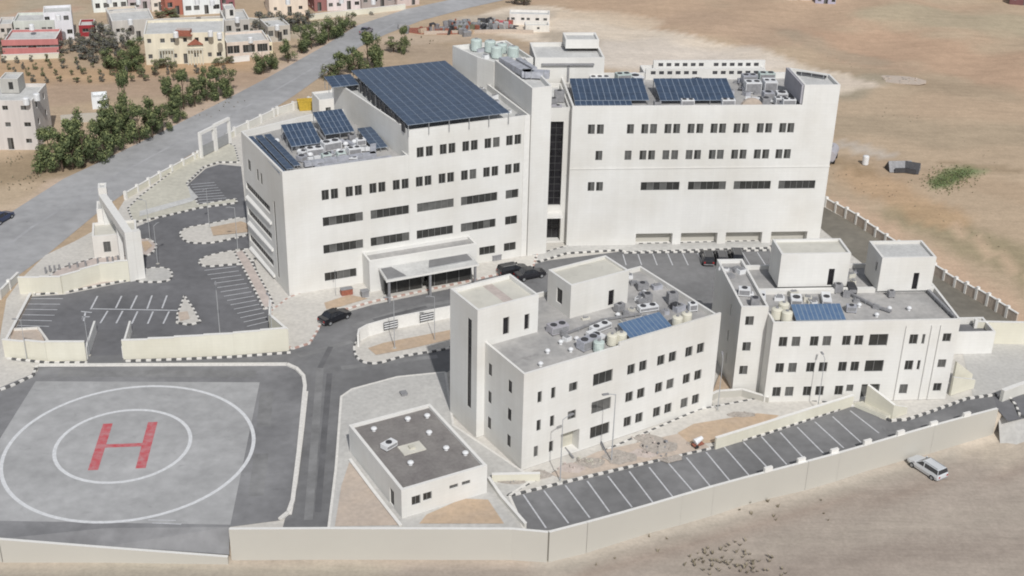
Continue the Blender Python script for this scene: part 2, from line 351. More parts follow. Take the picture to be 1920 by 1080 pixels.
    # brown plot behind the big solar roof
    stroke([(760,90),(840,100),(960,95)],9,(176,158,138),1); stroke([(740,72),(900,68)],5,(196,178,158),.7); stroke([(560,220),(590,235)],8,(206,170,126),1)
    stroke([(880,40),(1000,25)],6,(190,178,162),.9); stroke([(1040,70),(1080,78)],6,(168,156,140),.7)
    # left verge, orchard, village ground
    stroke([(-40,440),(100,360),(200,300),(330,235),(470,165),(600,95),(760,20)],5,(200,180,162),.9)
    stroke([(-30,330),(60,310),(110,300)],9,(158,140,116),.9); stroke([(-30,400),(30,360)],6,(190,172,148),.7)
    stroke([(0,135),(150,145),(280,140),(400,130)],12,(188,160,130),1,.6); stroke([(120,175),(300,160),(430,150)],9,(176,154,134),.9)
    stroke([(0,60),(100,20)],16,(182,170,150),.8); stroke([(180,60),(420,55),(470,60)],9,(182,174,164),.9); stroke([(560,60),(700,30)],6,(196,184,166),.8)
    stroke([(40,30),(130,15)],5,(196,160,140),.5)
    # foreground dirt: tracks and paler bands along the wall
    stroke([(1040,1060),(1350,965),(1640,890),(1860,830)],2.2,(178,170,158),.8,.8,ZO); stroke([(1100,1075),(1500,960),(1920,880)],1.4,(156,140,128),.5,.8,ZO)
    stroke([(1250,1075),(1500,1010),(1900,960)],2.4,(172,162,150),.6,.8,ZO); stroke([(1400,1075),(1700,1040),(1920,1030)],3,(152,140,130),.6,.8,ZO)
    stroke([(0,1065),(700,1070)],2.4,(178,170,154),.8,.8,ZO); stroke([(1870,840),(1960,800)],5,(196,184,168),.9,.6,ZO)
    verts=np.stack([gx,gy,base],-1).reshape(-1,3); idx=np.arange(nx*nz).reshape(nz,nx)
    f=np.stack([idx[:-1,:-1],idx[:-1,1:],idx[1:,1:],idx[1:,:-1]],-1).reshape(-1,4)
    me=bpy.data.meshes.new('ground'); me.from_pydata(verts.tolist(),[],f.tolist())
    ca=me.color_attributes.new('soil','FLOAT_COLOR','POINT'); cc=np.ones((nx*nz,4),dtype=np.float32); cc[:,:3]=col.reshape(-1,3); ca.data.foreach_set('color',cc.ravel())
    for p in me.polygons: p.use_smooth=True
    m=bpy.data.materials.new('dry_ground'); m.use_nodes=True; N=m.node_tree.nodes; L=m.node_tree.links; b=N['Principled BSDF']; b.inputs['Roughness'].default_value=1; b.inputs['Specular IOR Level'].default_value=.1
    at_=N.new('ShaderNodeAttribute'); at_.attribute_name='soil'; tc=N.new('ShaderNodeTexCoord'); cur=at_.outputs[0]
    for sc,lo,hi,st in ((.03,.95,1.05,(1,1,1)),(.14,.93,1.07,(1,1.6,1)),(.6,.93,1.06,(1,1,1)),(2.6,.90,1.08,(1,1,1)),(.4,.94,1.05,(.2,1.6,1))):
        mp=N.new('ShaderNodeMapping'); mp.inputs['Scale'].default_value=st; n=N.new('ShaderNodeTexNoise'); n.inputs['Scale'].default_value=sc; n.inputs['Detail'].default_value=6; n.inputs['Roughness'].default_value=.65
        if st[0]<1: mp.inputs['Rotation'].default_value=(0,0,math.radians(18))
        mr=N.new('ShaderNodeMapRange'); mr.inputs[1].default_value=.32; mr.inputs[2].default_value=.68; mr.inputs[3].default_value=lo; mr.inputs[4].default_value=hi
        mx=N.new('ShaderNodeMix'); mx.data_type='RGBA'; mx.blend_type='MULTIPLY'; mx.inputs[0].default_value=1
        L.new(tc.outputs['Object'],mp.inputs[0]); L.new(mp.outputs[0],n.inputs[0]); L.new(n.outputs[0],mr.inputs[0]); L.new(cur,mx.inputs[6]); L.new(mr.outputs[0],mx.inputs[7]); cur=mx.outputs[2]
    L.new(cur,b.inputs['Base Color']); bp=N.new('ShaderNodeBump'); bp.inputs[0].default_value=.35; bp.inputs[1].default_value=.3; L.new(n.outputs[0],bp.inputs['Height']); L.new(bp.outputs[0],b.inputs['Normal'])
    me.materials.append(m); o=bpy.data.objects.new('ground',me); COL.objects.link(o); o['kind']='structure'
terrain()
# highway
north=[(-120,500),(-40,440),(0,410),(60,372),(120,334),(187,303),(300,248),(400,198),(500,146),(600,90),(670,47),(760,17),(830,2),(900,-14),(1000,-30)]
south=[(-120,640),(-40,585),(0,553),(35,515),(90,475),(190,392),(253,348),(333,303),(430,247),(500,212),(555,176),(610,137),(673,88),(723,64),(790,38),(880,14),(960,-4),(1060,-22)]
sheet('highway',north+south[::-1],-.06,'highway')
lines([(( -40,500),(60,425)),((60,425),(200,338)),((200,338),(330,268)),((330,268),(480,190)),((480,190),(620,108)),((620,108),(740,45))],w=.5,z=-.052,m=mat('road_wear',(.40,.40,.41),.9,.2,.2,fine=.6),name='road_wear')
# the hospital's paved platform
sheet('site_paving',[(-120,735),(-10,690),(5,600),(12,560),(38,524),(85,478),(140,452),(180,430),(215,405),(235,372),(300,330),(372,292),(440,250),(560,200),(700,190),(1200,190),(1530,300),(1550,385),(1640,436),(1730,498),(1815,548),(1905,602),(2010,655),(2100,720),(1920,748),(1870,768),(1335,917),(1030,1005),(700,1004),(431,1004),(431,985),(200,985),(-260,980)],-.035,'pave')
# asphalt
sheet('car_park',[(12,650),(60,556),(122,552),(245,527),(262,505),(252,470),(256,425),(300,408),(372,386),(352,346),(386,316),(412,308),(452,312),(470,470),(500,560),(512,600),(505,625),(430,628),(240,636),(236,676),(160,680),(165,648),(95,648),(85,640)],0,'asphaltd')
sheet('access_road',[(60,690),(165,668),(236,664),(545,652),(580,640),(598,612),(640,588),(700,571),(850,540),(960,505),(1030,488),(1175,470),(1440,462),(1460,505),(1400,590),(1180,600),(1000,590),(870,600),(850,690),(835,700),(745,705),(638,742),(632,840),(615,990),(530,990),(545,930),(565,850),(575,720),(560,690),(540,684)],.002,'asphalt')
sheet('east_road',[(1530,420),(1545,388),(1640,440),(1740,505),(1815,552),(1900,603),(1900,640),(1800,640),(1700,560),(1600,480)],0,'asphaltb')
sheet('lower_car_park',[(950,934),(1060,907),(1186,877),(1338,842),(1436,816),(1595,763),(1624,762),(1650,784),(1672,792),(1740,776),(1811,750),(1868,741),(1900,744),(1930,748),(1920,775),(1870,768),(1335,915),(1052,992),(980,998)],0,'asphalt')
sheet('gate_road',[(1862,742),(1900,735),(1990,720),(2050,760),(1890,790),(1872,770)],.004,'asphaltd')
sheet('concrete_yard',[(1800,645),(1925,645),(1990,690),(1905,735),(1868,741),(1825,748),(1815,700)],.001,'pavegrey')
sheet('helipad_apron',[(-150,735),(-20,735),(70,697),(73,686),(538,684),(560,694),(572,716),(560,850),(548,945),(530,975),(430,988),(200,990),(0,985),(-260,985)],.001,'apron')
# strip that falls from the apron towards the boundary wall
mb=MB(); a=[at(-260,985),at(0,985),at(200,990),at(430,988)]; b=[at(-260,1009,.1),at(0,1010,.1),at(200,1024,-.8),at(430,1040,-1.8)]
for i in range(3): mb.face([b[i],b[i+1],a[i+1],a[i]],'apron')
struct('apron_slope',mb)
lines([((278,975),(330,976)),((285,981),(340,983))],w=.12,z=.02)
sheet('helipad_slab',[(67,715),(487,717),(432,984),(-95,975)],.012,'pad')
pads=[at(*p) for p in [(0,872),(465,825),(290,716),(205,975)]]; pc=sum(pads,Vector())/4
def ring(c,r,w,z,m,n=96):
    mb=MB()
    for i in range(n):
        t,u=2*math.pi*i/n,2*math.pi*(i+1)/n
        mb.face([(c.x+math.cos(t)*(r-w/2),c.y+math.sin(t)*(r-w/2),z),(c.x+math.cos(t)*(r+w/2),c.y+math.sin(t)*(r+w/2),z),(c.x+math.cos(u)*(r+w/2),c.y+math.sin(u)*(r+w/2),z),(c.x+math.cos(u)*(r-w/2),c.y+math.sin(u)*(r-w/2),z)],m)
    return mb
struct('helipad_outer_circle',ring(pc,13.55,.42,.020,'paintw')); struct('helipad_inner_circle',ring(at(231,834),7.35,.42,.020,'paintw'))
ht,hb=at(203,793),at(175,880); hu=(ht-hb); hl=hu.length; hu=hu/hl; hr=Vector((hu.y,-hu.x,0)); hc=(at(203,793)+at(175,880)+at(287,793)+at(262,880))/4; hw=((at(287,793)-at(203,793)).length+(at(262,880)-at(175,880)).length)/4
mb=MB()
for s_,t0,t1,w in ((-1,-hl/2,hl/2,1.08),(1,-hl/2,hl/2,1.08)):
    c=hc+hr*s_*hw; mb.face([c-hr*w/2+hu*t0,c+hr*w/2+hu*t0,c+hr*w/2+hu*t1,c-hr*w/2+hu*t1],'red')
mb.face([hc-hr*(hw-.54)-hu*.34,hc+hr*(hw-.54)-hu*.34,hc+hr*(hw-.54)+hu*.34,hc-hr*(hw-.54)+hu*.34],'red')
for i,v in enumerate(mb.v): mb.v[i]=(v[0],v[1],.022)
struct('helipad_letter_h',mb)
kerb([(73,686),(538,684),(556,692),(569,706),(572,725),(560,850),(549,940),(541,962),(525,975)],0,.22,.45,('kw',),name='helipad_kerb')
kerb([(70,687),(62,705),(20,725),(-30,742)],0,.2,.35,('kw','kb'))
kerb([(576,735),(569,800),(556,905),(545,965)],0,.12,.25,('kw',),seg=.9)
WM=mat('asphalt_wear',(.25,.25,.25),.92,.25,.25,fine=.8); WD=mat('asphalt_patch',(.15,.15,.155),.92,.25,.25,fine=.8)
lines([((600,690),(592,800)),((592,800),(578,975)),((560,668),(660,640)),((660,612),(760,580)),((760,580),(860,562)),((640,690),(820,668))],w=.9,z=.0065,m=WM,name='tyre_track')
lines([((618,700),(608,810)),((608,810),(596,960)),((300,662),(520,657)),((620,650),(600,690)),((700,600),(800,575))],w=.7,z=.0075,m=WD,name='asphalt_repair')
lines([((500,735),(494,800)),((490,850),(480,930)),((110,700),(480,701))],w=1.6,z=.006,m=WM,name='tyre_track')
# ---- islands and pavements
island([(338,438),(352,428),(400,419),(455,409),(475,425),(466,440),(432,449),(395,456),(360,456),(343,449)],'pave')
island([(374,490),(400,478),(470,468),(474,492),(430,497),(385,500)],'pave')
island([(258,522),(272,506),(305,503),(321,510),(321,522),(305,529),(262,529)],'pavegrey')
island([(346,556),(333,590),(332,606),(355,610),(376,605),(364,582)],'pave',smoothit=False)
island([(262,452),(278,450),(293,460),(286,474),(268,480)],'pavepink')
sheet('soil_bed',[(395,428),(452,417),(472,424),(466,437),(400,444)],.205,'soil'); sheet('soil_bed',[(334,588),(352,586),(356,600),(338,604)],.205,'soilp'); sheet('soil_bed',[(265,455),(278,454),(286,463),(272,474)],.205,'soil')
island([(664,655),(672,640),(700,626),(850,592),(880,600),(856,648),(760,668),(706,682),(674,676)],'pave',k=4)
sheet('soil_bed',[(690,655),(720,645),(850,620),(856,636),(770,656),(705,668)],.205,'soil')
# pavement in front of the hospital
island([(596,620),(604,602),(640,583),(700,566),(850,534),(905,522),(1000,500),(1010,470),(700,500),(540,560),(508,585),(515,640),(548,655),(580,645)],'pave',smoothit=False,colors=('kw','kr'))
sheet('soil_bed',[(608,570),(655,555),(690,562),(640,577),(612,582)],.205,'soil')
island([(514,576),(508,560),(470,490),(455,470),(440,475),(465,520),(495,580)],'pavepink',smoothit=False)
island([(250,418),(240,392),(262,370),(330,318),(372,295),(425,268),(440,275),(448,305),(410,305),(382,314),(350,345),(372,385),(442,374),(445,381),(372,391),(300,408)],'pavebeige',smoothit=False)
sheet('white_path',[(262,408),(360,380),(372,372),(352,350),(358,372),(262,398)],.21,'rooflight')
island([(66,553),(60,545),(110,506),(175,486),(245,480),(256,490),(250,524),(122,549)],'pavepink',smoothit=False)
island([(1062,476),(1160,470),(1175,474),(1440,466),(1455,458),(1540,450),(1065,462),(1000,480),(1010,492)],'pavegrey',smoothit=False)
kerb([(1170,475),(1235,474),(1320,473),(1440,470)],.0,.2)
# around the generator house and the two staff blocks
island([(640,746),(660,732),(745,709),(835,700),(850,800),(1000,900),(955,932),(983,996),(616,996),(630,880)],'pavegrey',h=.16,smoothit=False,colors=('kw',))
sheet('soil_bed',[(628,990),(640,915),(655,870),(690,905),(752,988)],.235,'soilp'); sheet('soil_bed',[(786,985),(800,968),(868,938),(915,940),(945,985)],.235,'soil')
island([(1000,905),(950,932),(1060,905),(1186,875),(1338,840),(1436,814),(1595,761),(1440,745),(1310,770)],'pave',h=.14,smoothit=False)
sheet('rubble_ground',[(1030,892),(1120,850),(1290,812),(1330,842),(1190,873),(1060,902)],.238,'soilp')
sheet('soil_bed',[(1270,815),(1300,798),(1420,778),(1460,782),(1436,800),(1340,832),(1296,838)],.245,'soil')
sheet('soil_bed',[(1335,740),(1350,700),(1385,742)],.245,'soil')
kerb([(1595,762),(1624,760),(1645,778),(1669,790),(1700,788),(1740,775),(1790,757),(1811,749),(1868,741)],0,.25)
kerb([(1870,742),(1893,747),(1905,762),(1912,780),(1930,786)],0,.2)
# ---- markings
lot0,lot1=at(981,927),at(1595,765); Ld=(lot1-lot0); nst=22; sdir=at(1020,982)-at(981,927)
tops=[(981,927),(1020,920),(1060,910),(1101,902),(1140,893),(1180,884),(1217,876),(1252,867),(1287,858),(1324,848),(1358,838),(1394,829),(1428,819),(1463,811),(1495,801),(1528,791),(1561,781),(1594,770)]
bots=[(1024,990),(1066,981),(1106,971),(1143,960),(1185,951),(1224,942),(1261,931),(1300,922),(1332,912),(1368,901),(1405,892),(1442,880),(1475,871),(1508,860),(1545,851),(1582,840),(1615,830),(1648,812)]
lines(list(zip(tops,bots)),w=.17)
up=[((183,555),(170,580)),((228,555),(217,578)),((257,554),(245,579)),((285,554),(276,579)),((313,554),(304,578))]
dn=[((202,583),(188,606)),((230,583),(218,606)),((258,584),(247,607)),((287,584),(277,607)),((317,584),(306,607))]
lines(up+dn+[((173,579),(333,582)),((160,586),(157,602)),((152,584),(172,586)),((154,594),(168,594))],w=.22)
lines([(lerp2((383,507),(463,612),i/13),lerp2((443,500),(505,602),i/13)) for i in range(14)])
lines([(lerp2((57,560),(27,610),i/5),lerp2((118,560),(92,612),i/5)) for i in range(6)])
lines([(lerp2((358,346),(374,380),i/7),lerp2((402,342),(428,376),i/7)) for i in range(8)])
lines([(lerp2((1168,477),(1420,473),i/9),lerp2((1174,497),(1436,498),i/9)) for i in range(10)])
# a patch of green weeds in the far field
# ================================================================== HOSPITAL
def loc_frame(o,deg,pos,z=0):
    "photo position at height z -> local (u,v) of a building frame"
    a=math.radians(deg); p=at(*pos,z); d=Vector((p.x-o[0],p.y-o[1])); return d.x*math.cos(a)+d.y*math.sin(a),-d.x*math.sin(a)+d.y*math.cos(a)
hosp=thing('hospital_building','large pale stone hospital of two angled wings carrying the roof solar arrays','building',(-30.6,160.2,0),0)
def wing(o,deg,name='wing'):
    e=bpy.data.objects.new(name,None); COL.objects.link(e); e.parent=hosp; e.location=(o[0]+30.6,o[1]-160.2,0); e.rotation_euler=(0,0,math.radians(deg)); return e
AO,AD=(-30.6,160.2),24.6; CO,CD=(8.3,178.8),5.4
wa=wing(AO,AD)
pairs=[u for k in range(9) for u in (5.72+3.365*k,7.0+3.365*k)]
fa=W_(pairs,14.2,1.02,1.5)+Sx([(5.2,10.9),(12.0,17.6),(18.8,24.3),(25.4,31.0),(32.3,34.3)],10.3,1.35)+Sx([(5.1,10.8),(11.9,17.6),(18.7,24.2),(25.4,30.8),(32.3,34.2)],6.2,1.35)+Sx([(5.1,9.7),(28.3,30.8),(32.2,34.1)],2.0,1.3)
L_=17.45
# left side wall runs from back to front: s measured from the back corner
la=[(.5,11.2,9.85,11.0,.3,'c'),(.5,11.2,5.75,6.9,.3,'c'),(.5,11.2,1.6,2.75,.3,'c'),(2.3,3.6,13.4,15.0,.1,'d'),(6.2,7.0,13.2,14.9,.1,'d'),(7.8,8.6,13.2,14.9,.1,'d'),(12.9,13.5,1.0,12.6,.12,'c12')]
block(wa,[(0,0),(17.66,0),(17.66,21.8),(9.9,21.2),(-1.3,17.4)],0,18.3,{0:[h for h in fa if h[1]<17.65],4:la},par=1.0,roof='roofc')
fa2=[h for h in fa if h[0]>17.7]
f5=W_([19.35,20.68,22.73,24.02,26.08,27.36,29.42,30.7,32.72,34.0],18.5,1.02,1.5)
block(wa,[(17.67,0),(35.8,0),(36.0,24.5),(14.6,24.5),(15.2,20.5)],0,21.9,{0:rel(fa2+f5,17.67)},par=.9,roof='rooflight')
# string courses and hoods over the long side strips
mb=MB()
for z in (8.55,4.45,.4): mb.box(-1.45,-.02,6.6,16.4,z,z+.35,'trim',T=Matrix.Rotation(0,4,'Z'))
mb2=MB()
for z in (8.7,4.6,.55):
    for q in range(1): mb2.face([(-.72,5.8,z),(-1.62,16.3,z),(-1.2,16.3,z+.35),(-.3,5.8,z+.35)],'trim'); mb2.face([(-.72,5.8,z-.2),(-1.62,16.3,z-.2),(-1.62,16.3,z),(-.72,5.8,z)],'trim'); mb2.face([(-.3,5.8,z-.2),(-.72,5.8,z-.2),(-.72,5.8,z),(-.3,5.8,z+.35)],'trim')
mb2.build('window_ledge',wa)
mb=MB()
mb.box(34.9,35.79,-.10,-.003,.0,21.88,'trim')
mb.build('pilaster',wa)
# stair and lift core between the wings
block(wa,[(35.85,-.35),(38.9,-.35),(41.2,13.8),(36.3,13.8)],0,25.9,par=.7,roof='rooflight',name='core_wall')
block(wa,[(36.2,13.9),(42.6,13.9),(42.6,24),(33.6,24),(34.8,17)],0,25.6,par=.7,roof='rooflight',name='core_wall')
# entrance block and canopy
e0=[(10.6,-3.1),(26.6,-3.1),(26.6,-.01),(10.6,-.01)]
block(wa,e0,0,4.9,{0:[(3.2,6.6,.3,2.9,.4,'c2'),(8.0,14.5,.3,2.9,.4,'c2')]},par=.45,roof='roofc',name='entrance_wall',skip=(2,))
cn=bpy.data.objects.new('entrance_canopy',None); COL.objects.link(cn); cn.parent=wa
mb=MB(); T=Matrix.Rotation(math.radians(0),4,'Z')
cp=[(11.6,-7.3),(25.3,-7.0),(25.3,-3.15),(11.9,-3.15)]
mb.prism(cp,3.35,3.66,'trim','rooflight'); mb.build('canopy_slab',cn)
mb=MB(); mb.prism([(11.9,-7.0),(14.6,-6.9),(13.6,-3.6),(12.1,-3.6)],3.67,3.75,'grey','asphalt'); mb.prism([(18.3,-5.8),(24.9,-5.6),(24.9,-3.5),(19.2,-3.5)],3.67,3.77,'pole','asphalt'); mb.build('canopy_roofing',cn)
mb=MB(); mb.box(12.1,17.6,-4.6,-4.4,.2,3.33,'glass'); mb.box(18.6,25.0,-4.6,-4.4,.2,3.33,'glass')
for i in range(8): mb.box(12.1+i*1.85,12.2+i*1.85,-4.66,-4.35,.2,3.34,'frame')
mb.build('glass_screen',cn)
for u,v in [(12.1,-6.9),(18.1,-6.8),(24.9,-6.6)]: MB().box(u-.15,u+.15,v-.15,v+.15,0,3.34,'grey').build('column',cn)
# east wing
wc=wing(CO,CD)
r1=W_([2.6,3.9,8.3,10.4,11.68,13.8,15.08,17.2,18.5,20.6,21.85,24.0,25.25,27.45,28.7,30.8,32.0],18.6,1.0,1.5)
r2=W_([3.9,8.2,10.4,11.68,13.8,15.1,17.25,18.5,20.7,21.9,24.05,25.3,27.45,28.7,30.7,31.95],14.55,1.0,1.5)
r3=W_([3.0,4.25],9.7,1.0,1.45)+Sx([(10.4,16.2),(17.5,23.2),(24.4,30.0),(31.2,36.8)],9.65,1.35)
gar=[(10.2,15.8,.12,2.0,1.2,'none'),(17.1,22.7,.12,2.0,1.2,'none'),(24.0,29.6,.12,2.0,1.2,'none'),(31.0,36.6,.12,2.0,1.2,'none')]
block(wc,rect(-.3,38.6,0,16.0),0,22.1,{0:rel(r1+r2+r3+gar,-.3)},par=.95,roof='roofc')
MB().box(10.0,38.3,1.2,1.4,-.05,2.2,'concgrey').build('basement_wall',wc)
block(wc,[(33.3,0),(38.6,0),(38.6,5.2),(33.3,8.6)],22.11,25.1,par=.5,roof='rooflight')
mb=MB(); mb.box(-.34,38.66,-.08,-.004,12.45,12.57,'stone')
mb.build('string_course',wc)
mb=MB(); mb.box(33.0,33.28,.3,8.9,22.2,25.0,'lilac'); mb.build('shade_panel',wc)  # lilac panel paints the shade of the raised block's left face
# rear service wing whose clerestory vents show behind the roof
block(wc,rect(13.2,32.8,16.05,21.5),0,21.6,par=.8,roof='rooflight')
for v,z,us in ((15.35,22.3,[14.2+1.3*k for k in range(6)]+[23.9+1.3*k for k in range(6)]),(20.6,22.0,[16.4+1.3*k for k in range(6)]+[25.3+1.3*k for k in range(6)])):
    mb=MB(); wall(mb,(us[0]-1.2,v),(us[-1]+1.4,v),21.0,z+.55,[(u-us[0]+.75,u-us[0]+1.55,z-.35,z+.2,.12,'none') for u in us],'stone',.12); mb.box(us[0]-1.2,us[-1]+1.4,v+.125,v+.5,21.0,z+.553,'trim')
    mb.build('clerestory_wall',wc)
    for u in us: MB().box(u-.38,u+.38,v+.09,v+.122,z-.34,z+.19,'dark').build('vent_opening',wc)
# glazed stair tower between core and east wing
block(wc,[(-5.6,1.5),(-.32,1.5),(-.32,13),(-5.2,13)],0,21.4,{0:[(2.35,4.35,6.1,19.3,.5,'c12'),(2.2,4.5,.3,4.5,1.4,'c2')]},par=.6,roof='rooflight',name='stair_tower_wall')
mb=MB(); mb.box(-3.6,-1.0,-.2,1.49,4.75,5.05,'trim'); mb.build('entrance_hood',wc)
block(wc,rect(-4.4,6.2,13.6,22.0),0,25.2,par=.6,roof='rooflight',name='plant_room_wall')
block(wc,rect(.8,6.0,18.5,22.6),25.2,26.6,par=.35,roof='rooflight',name='plant_room_wall')
mb=MB(); mb.box(-3.4,4.6,13.15,13.55,24.1,24.35,'grey'); mb.build('canopy_edge',wc); MB().box(.55,.85,13.4,13.58,21.5,24.1,'grey').build('downpipe',wc)
# ---- helper to place things on a frame
def fpos(o,deg,u,v,z): a=math.radians(deg); return (o[0]+u*math.cos(a)-v*math.sin(a),o[1]+u*math.sin(a)+v*math.cos(a),z)
def solar(label,o,deg,u0,u1,v0,v1,z0,z1,rows,cols,cell='pv',legs=True,group=None,rdeg=0):
    "PV array: tilted rows of framed modules on a steel frame"
    t=thing('solar_array',label,'solar array',fpos(o,deg,u0,v0,0),math.radians(deg+rdeg),group); W1=u1-u0; D=v1-v0
    for r in range(rows):
        mb=MB(); a=r/rows; b=(r+1)/rows; ya,yb=D*a+.04,D*b-.05; za=z0+(z1-z0)*a; zb=z0+(z1-z0)*b+.04
        mb.face([(0,ya,za),(W1,ya,za),(W1,yb,zb),(0,yb,zb)],'pvf'); mb.face([(0,yb,zb-.06),(W1,yb,zb-.06),(W1,ya,za-.06),(0,ya,za-.06)],'pvf'); mb.face([(0,ya,za-.06),(W1,ya,za-.06),(W1,ya,za),(0,ya,za)],'pvf')
        w=W1/cols
        for c in range(cols): mb.face([(w*c+.035,ya+.035,za+.012),(w*(c+1)-.035,ya+.035,za+.012),(w*(c+1)-.035,yb-.035,zb+.012),(w*c+.035,yb-.035,zb+.012)],cell)
        mb.build('panel_row',t)
    if legs:
        base=min(z0,z1)-legs; mb=MB(); nx=max(2,int(W1/3)); ny=max(2,int(D/3.5))
        for i in range(nx+1):
            for j in range(ny+1):
                x=W1*i/nx*.98+.05; y=D*j/ny*.97+.05; zz=z0+(z1-z0)*y/D-.07; mb.box(x,x+.09,y,y+.09,base,zz,'steel')
        for i in range(nx+1): 
            x=W1*i/nx*.98+.05; mb.face([(x,0,z0-.2),(x+.1,0,z0-.2),(x+.1,D,z1-.2),(x,D,z1-.2)],'steel')
        mb.build('support_frame',t)
    return t
big=solar('huge dark blue solar array raised over the upper roof of the west wing',AO,AD,17.5,32.6,-.3,24.6,22.75,23.15,14,12,legs=1.7)
for k in range(11): MB().box(-.15,.05,1.2+k*2.1,2.2+k*2.1,21.3,22.5,'dark').build('underside_shade',big)  # dark boxes paint the shade under the array's left edge
solar('small solar array stepping off the back left corner of the huge raised one',AO,AD,13.2,17.3,20.3,24.4,22.3,22.7,4,3,legs=1.5)
solar('solar array in the middle of the lower west wing roof beside white vents',AO,AD,3.7,8.1,8.9,14.2,18.3,19.7,3,6,legs=.8)
solar('solar array against the left flank of the upper storey on the lower roof',AO,AD,9.3,13.7,11.6,17.6,18.4,19.8,4,6,legs=.9)
solar('narrow solar array standing at the foot of the raised storey wall',AO,AD,14.2,16.4,5.0,12.0,18.0,18.6,6,2,legs=.6)
for i,(u0,l) in enumerate([(.1,'outermost of the long dark panel rows along the roof edge above the side wall'),(1.35,'second long dark panel row from the roof edge above the side wall'),(2.55,'third long dark panel row, farthest in from the side wall roof edge')]):
    solar(l,AO,AD,u0-.25,u0+.72,.9+i*.9,15.6,17.9,18.05,10,1,legs=.4,group='long dark panel rows on the lower west wing roof',rdeg=3.4)
solar('blue solar array of the east wing roof nearest the stair tower',CO,CD,.4,11.4,3.2,9.6,21.9,23.2,3,12,legs=.7)
solar('low blue solar array behind the parapet in the east wing roof corner',CO,CD,.3,8.6,.6,2.6,21.6,22.0,2,10,legs=.4)
solar('blue solar array in the middle of the east wing roof',CO,CD,13.0,24.2,3.0,9.4,21.9,23.2,3,12,legs=.7)
# ---- roof equipment
def vent(o,deg,u,v,z,r=.33,h=.5,label=None,group=None):
    mb=MB().tube((0,0,0),(0,0,h*.7),r*.6,r*.6,10,'white').dome((0,0,h*.65),r,h*.5,'white'); x=mb.build('roof_vent'); x.location=fpos(o,deg,u,v,z); return tag(x,label,'vent',group)
def acunit(o,deg,u,v,z,sx,sy,sz,label,rot=0,m='white',group=None):
    t=thing('air_conditioning_unit',label,'air conditioner',fpos(o,deg,u,v,z),math.radians(deg+rot),group)
    MB().box(-sx/2,sx/2,-sy/2,sy/2,.12,sz,m).build('casing',t)
    mb=MB().box(-sx/2+.05,-sx/2+.15,-sy/2,sy/2,0,.12,'dark').box(sx/2-.15,sx/2-.05,-sy/2,sy/2,0,.12,'dark'); mb.build('foot_rail',t)
    n=max(1,round(sx/1.1)); 
    for i in range(n): MB().tube((-sx/2+sx*(i+.5)/n,0,sz),(-sx/2+sx*(i+.5)/n,0,sz+.08),min(sy,sx/n)*.36,min(sy,sx/n)*.36,10,'dark').build('fan',t)
    mb=MB().box(-sx/2+.08,sx/2-.08,-sy/2-.012,-sy/2-.002,.25,sz-.15,'grey'); mb.build('grille',t); return t
def duct(o,deg,pts,z,w,h,label,m='duct'):
    mb=MB(); t=None
    P=[fpos(o,deg,u,v,z) for u,v in pts]; c=P[0]
    for a,b in zip(P,P[1:]):
        d=Vector(b)-Vector(a); L=d.length; T=Matrix.Translation(Vector(a)-Vector(c))@Matrix.Rotation(math.atan2(d.y,d.x),4,'Z')
        mb.box(-w/2,L+w/2-.003,-w/2,w/2,.25,.25+h,m,T=T)
        k=0.6
        while k<L: mb.box(k-.05,k+.05,-w/2-.02,w/2+.02,0,.27+h,'steel',T=T); k+=1.8
    x=mb.build('air_duct'); x.location=c; return tag(x,label,'duct')
G='white domed vents on the lower west wing roof'
for u,v in [(2.8,13.2),(4.6,8.0),(5.6,6.2),(6.9,8.2),(8.3,10.6),(10.6,10.4),(11.4,8.6),(12.2,6.8),(9.6,6.2),(12.8,9.0),(8.7,15.4)]: vent(AO,AD,u,v,17.3,.42,.75,'white domed vent on the cluttered lower roof of the west wing',G)
acunit(AO,AD,6.4,7.0,17.3,2.3,1.3,1.2,'white air conditioner on the lower west roof in front of the middle solar array')
acunit(AO,AD,9.2,8.4,17.3,2.6,1.5,1.3,'white air conditioner on the lower west roof right of the middle solar array',8)
acunit(AO,AD,11.6,5.4,17.3,1.8,1.2,1.1,'small white air conditioner nearest the raised storey on the lower west roof')
acunit(AO,AD,7.2,4.0,17.3,1.2,1.0,1.2,'green casing unit near the front parapet of the lower west roof',0,'tankg')
acunit(AO,AD,9.3,4.0,17.3,1.2,1.0,1.2,'green casing unit beside a duct on the lower west roof',0,'tankg')
duct(AO,AD,[(4.2,3.0),(13.6,3.2),(14.8,6.6)],17.3,.8,.6,'grey duct running along the front of the lower west roof')
duct(AO,AD,[(6.0,10.2),(11.8,10.0),(12.4,7.6)],17.3,.45,.4,'thin grey duct bending between the solar arrays on the lower west roof')
duct(AO,AD,[(5.2,2.0),(15.6,1.9)],17.3,.4,.3,'long thin pipe duct just inside the front parapet of the west wing')
duct(AO,AD,[(37.6,12.8),(38.1,6.2),(40.2,5.0)],25.2,1.5,.9,'wide grey insulated duct on top of the stair core roof')
duct(AO,AD,[(39.7,12.6),(39.9,8.0)],25.2,.8,.7,'narrow duct beside the wide one on the stair core roof')
def tank(o,deg,u,v,z,r,h,label,m='white',group=None):
    mb=MB().tube((0,0,.15),(0,0,h),r,r,16,m).dome((0,0,h-.01),r,.25*r,m,16); mb.box(-r*.8,r*.8,-.1,.1,0,.16,'dark'); mb.box(-.1,.1,-r*.8,r*.8,0,.15,'dark'); mb.tube((0,0,h+.2*r),(0,0,h+.2*r+.12),r*.3,r*.3,10,'grey')
    x=mb.build('water_tank'); x.location=fpos(o,deg,u,v,z); return tag(x,label,'water tank',group)
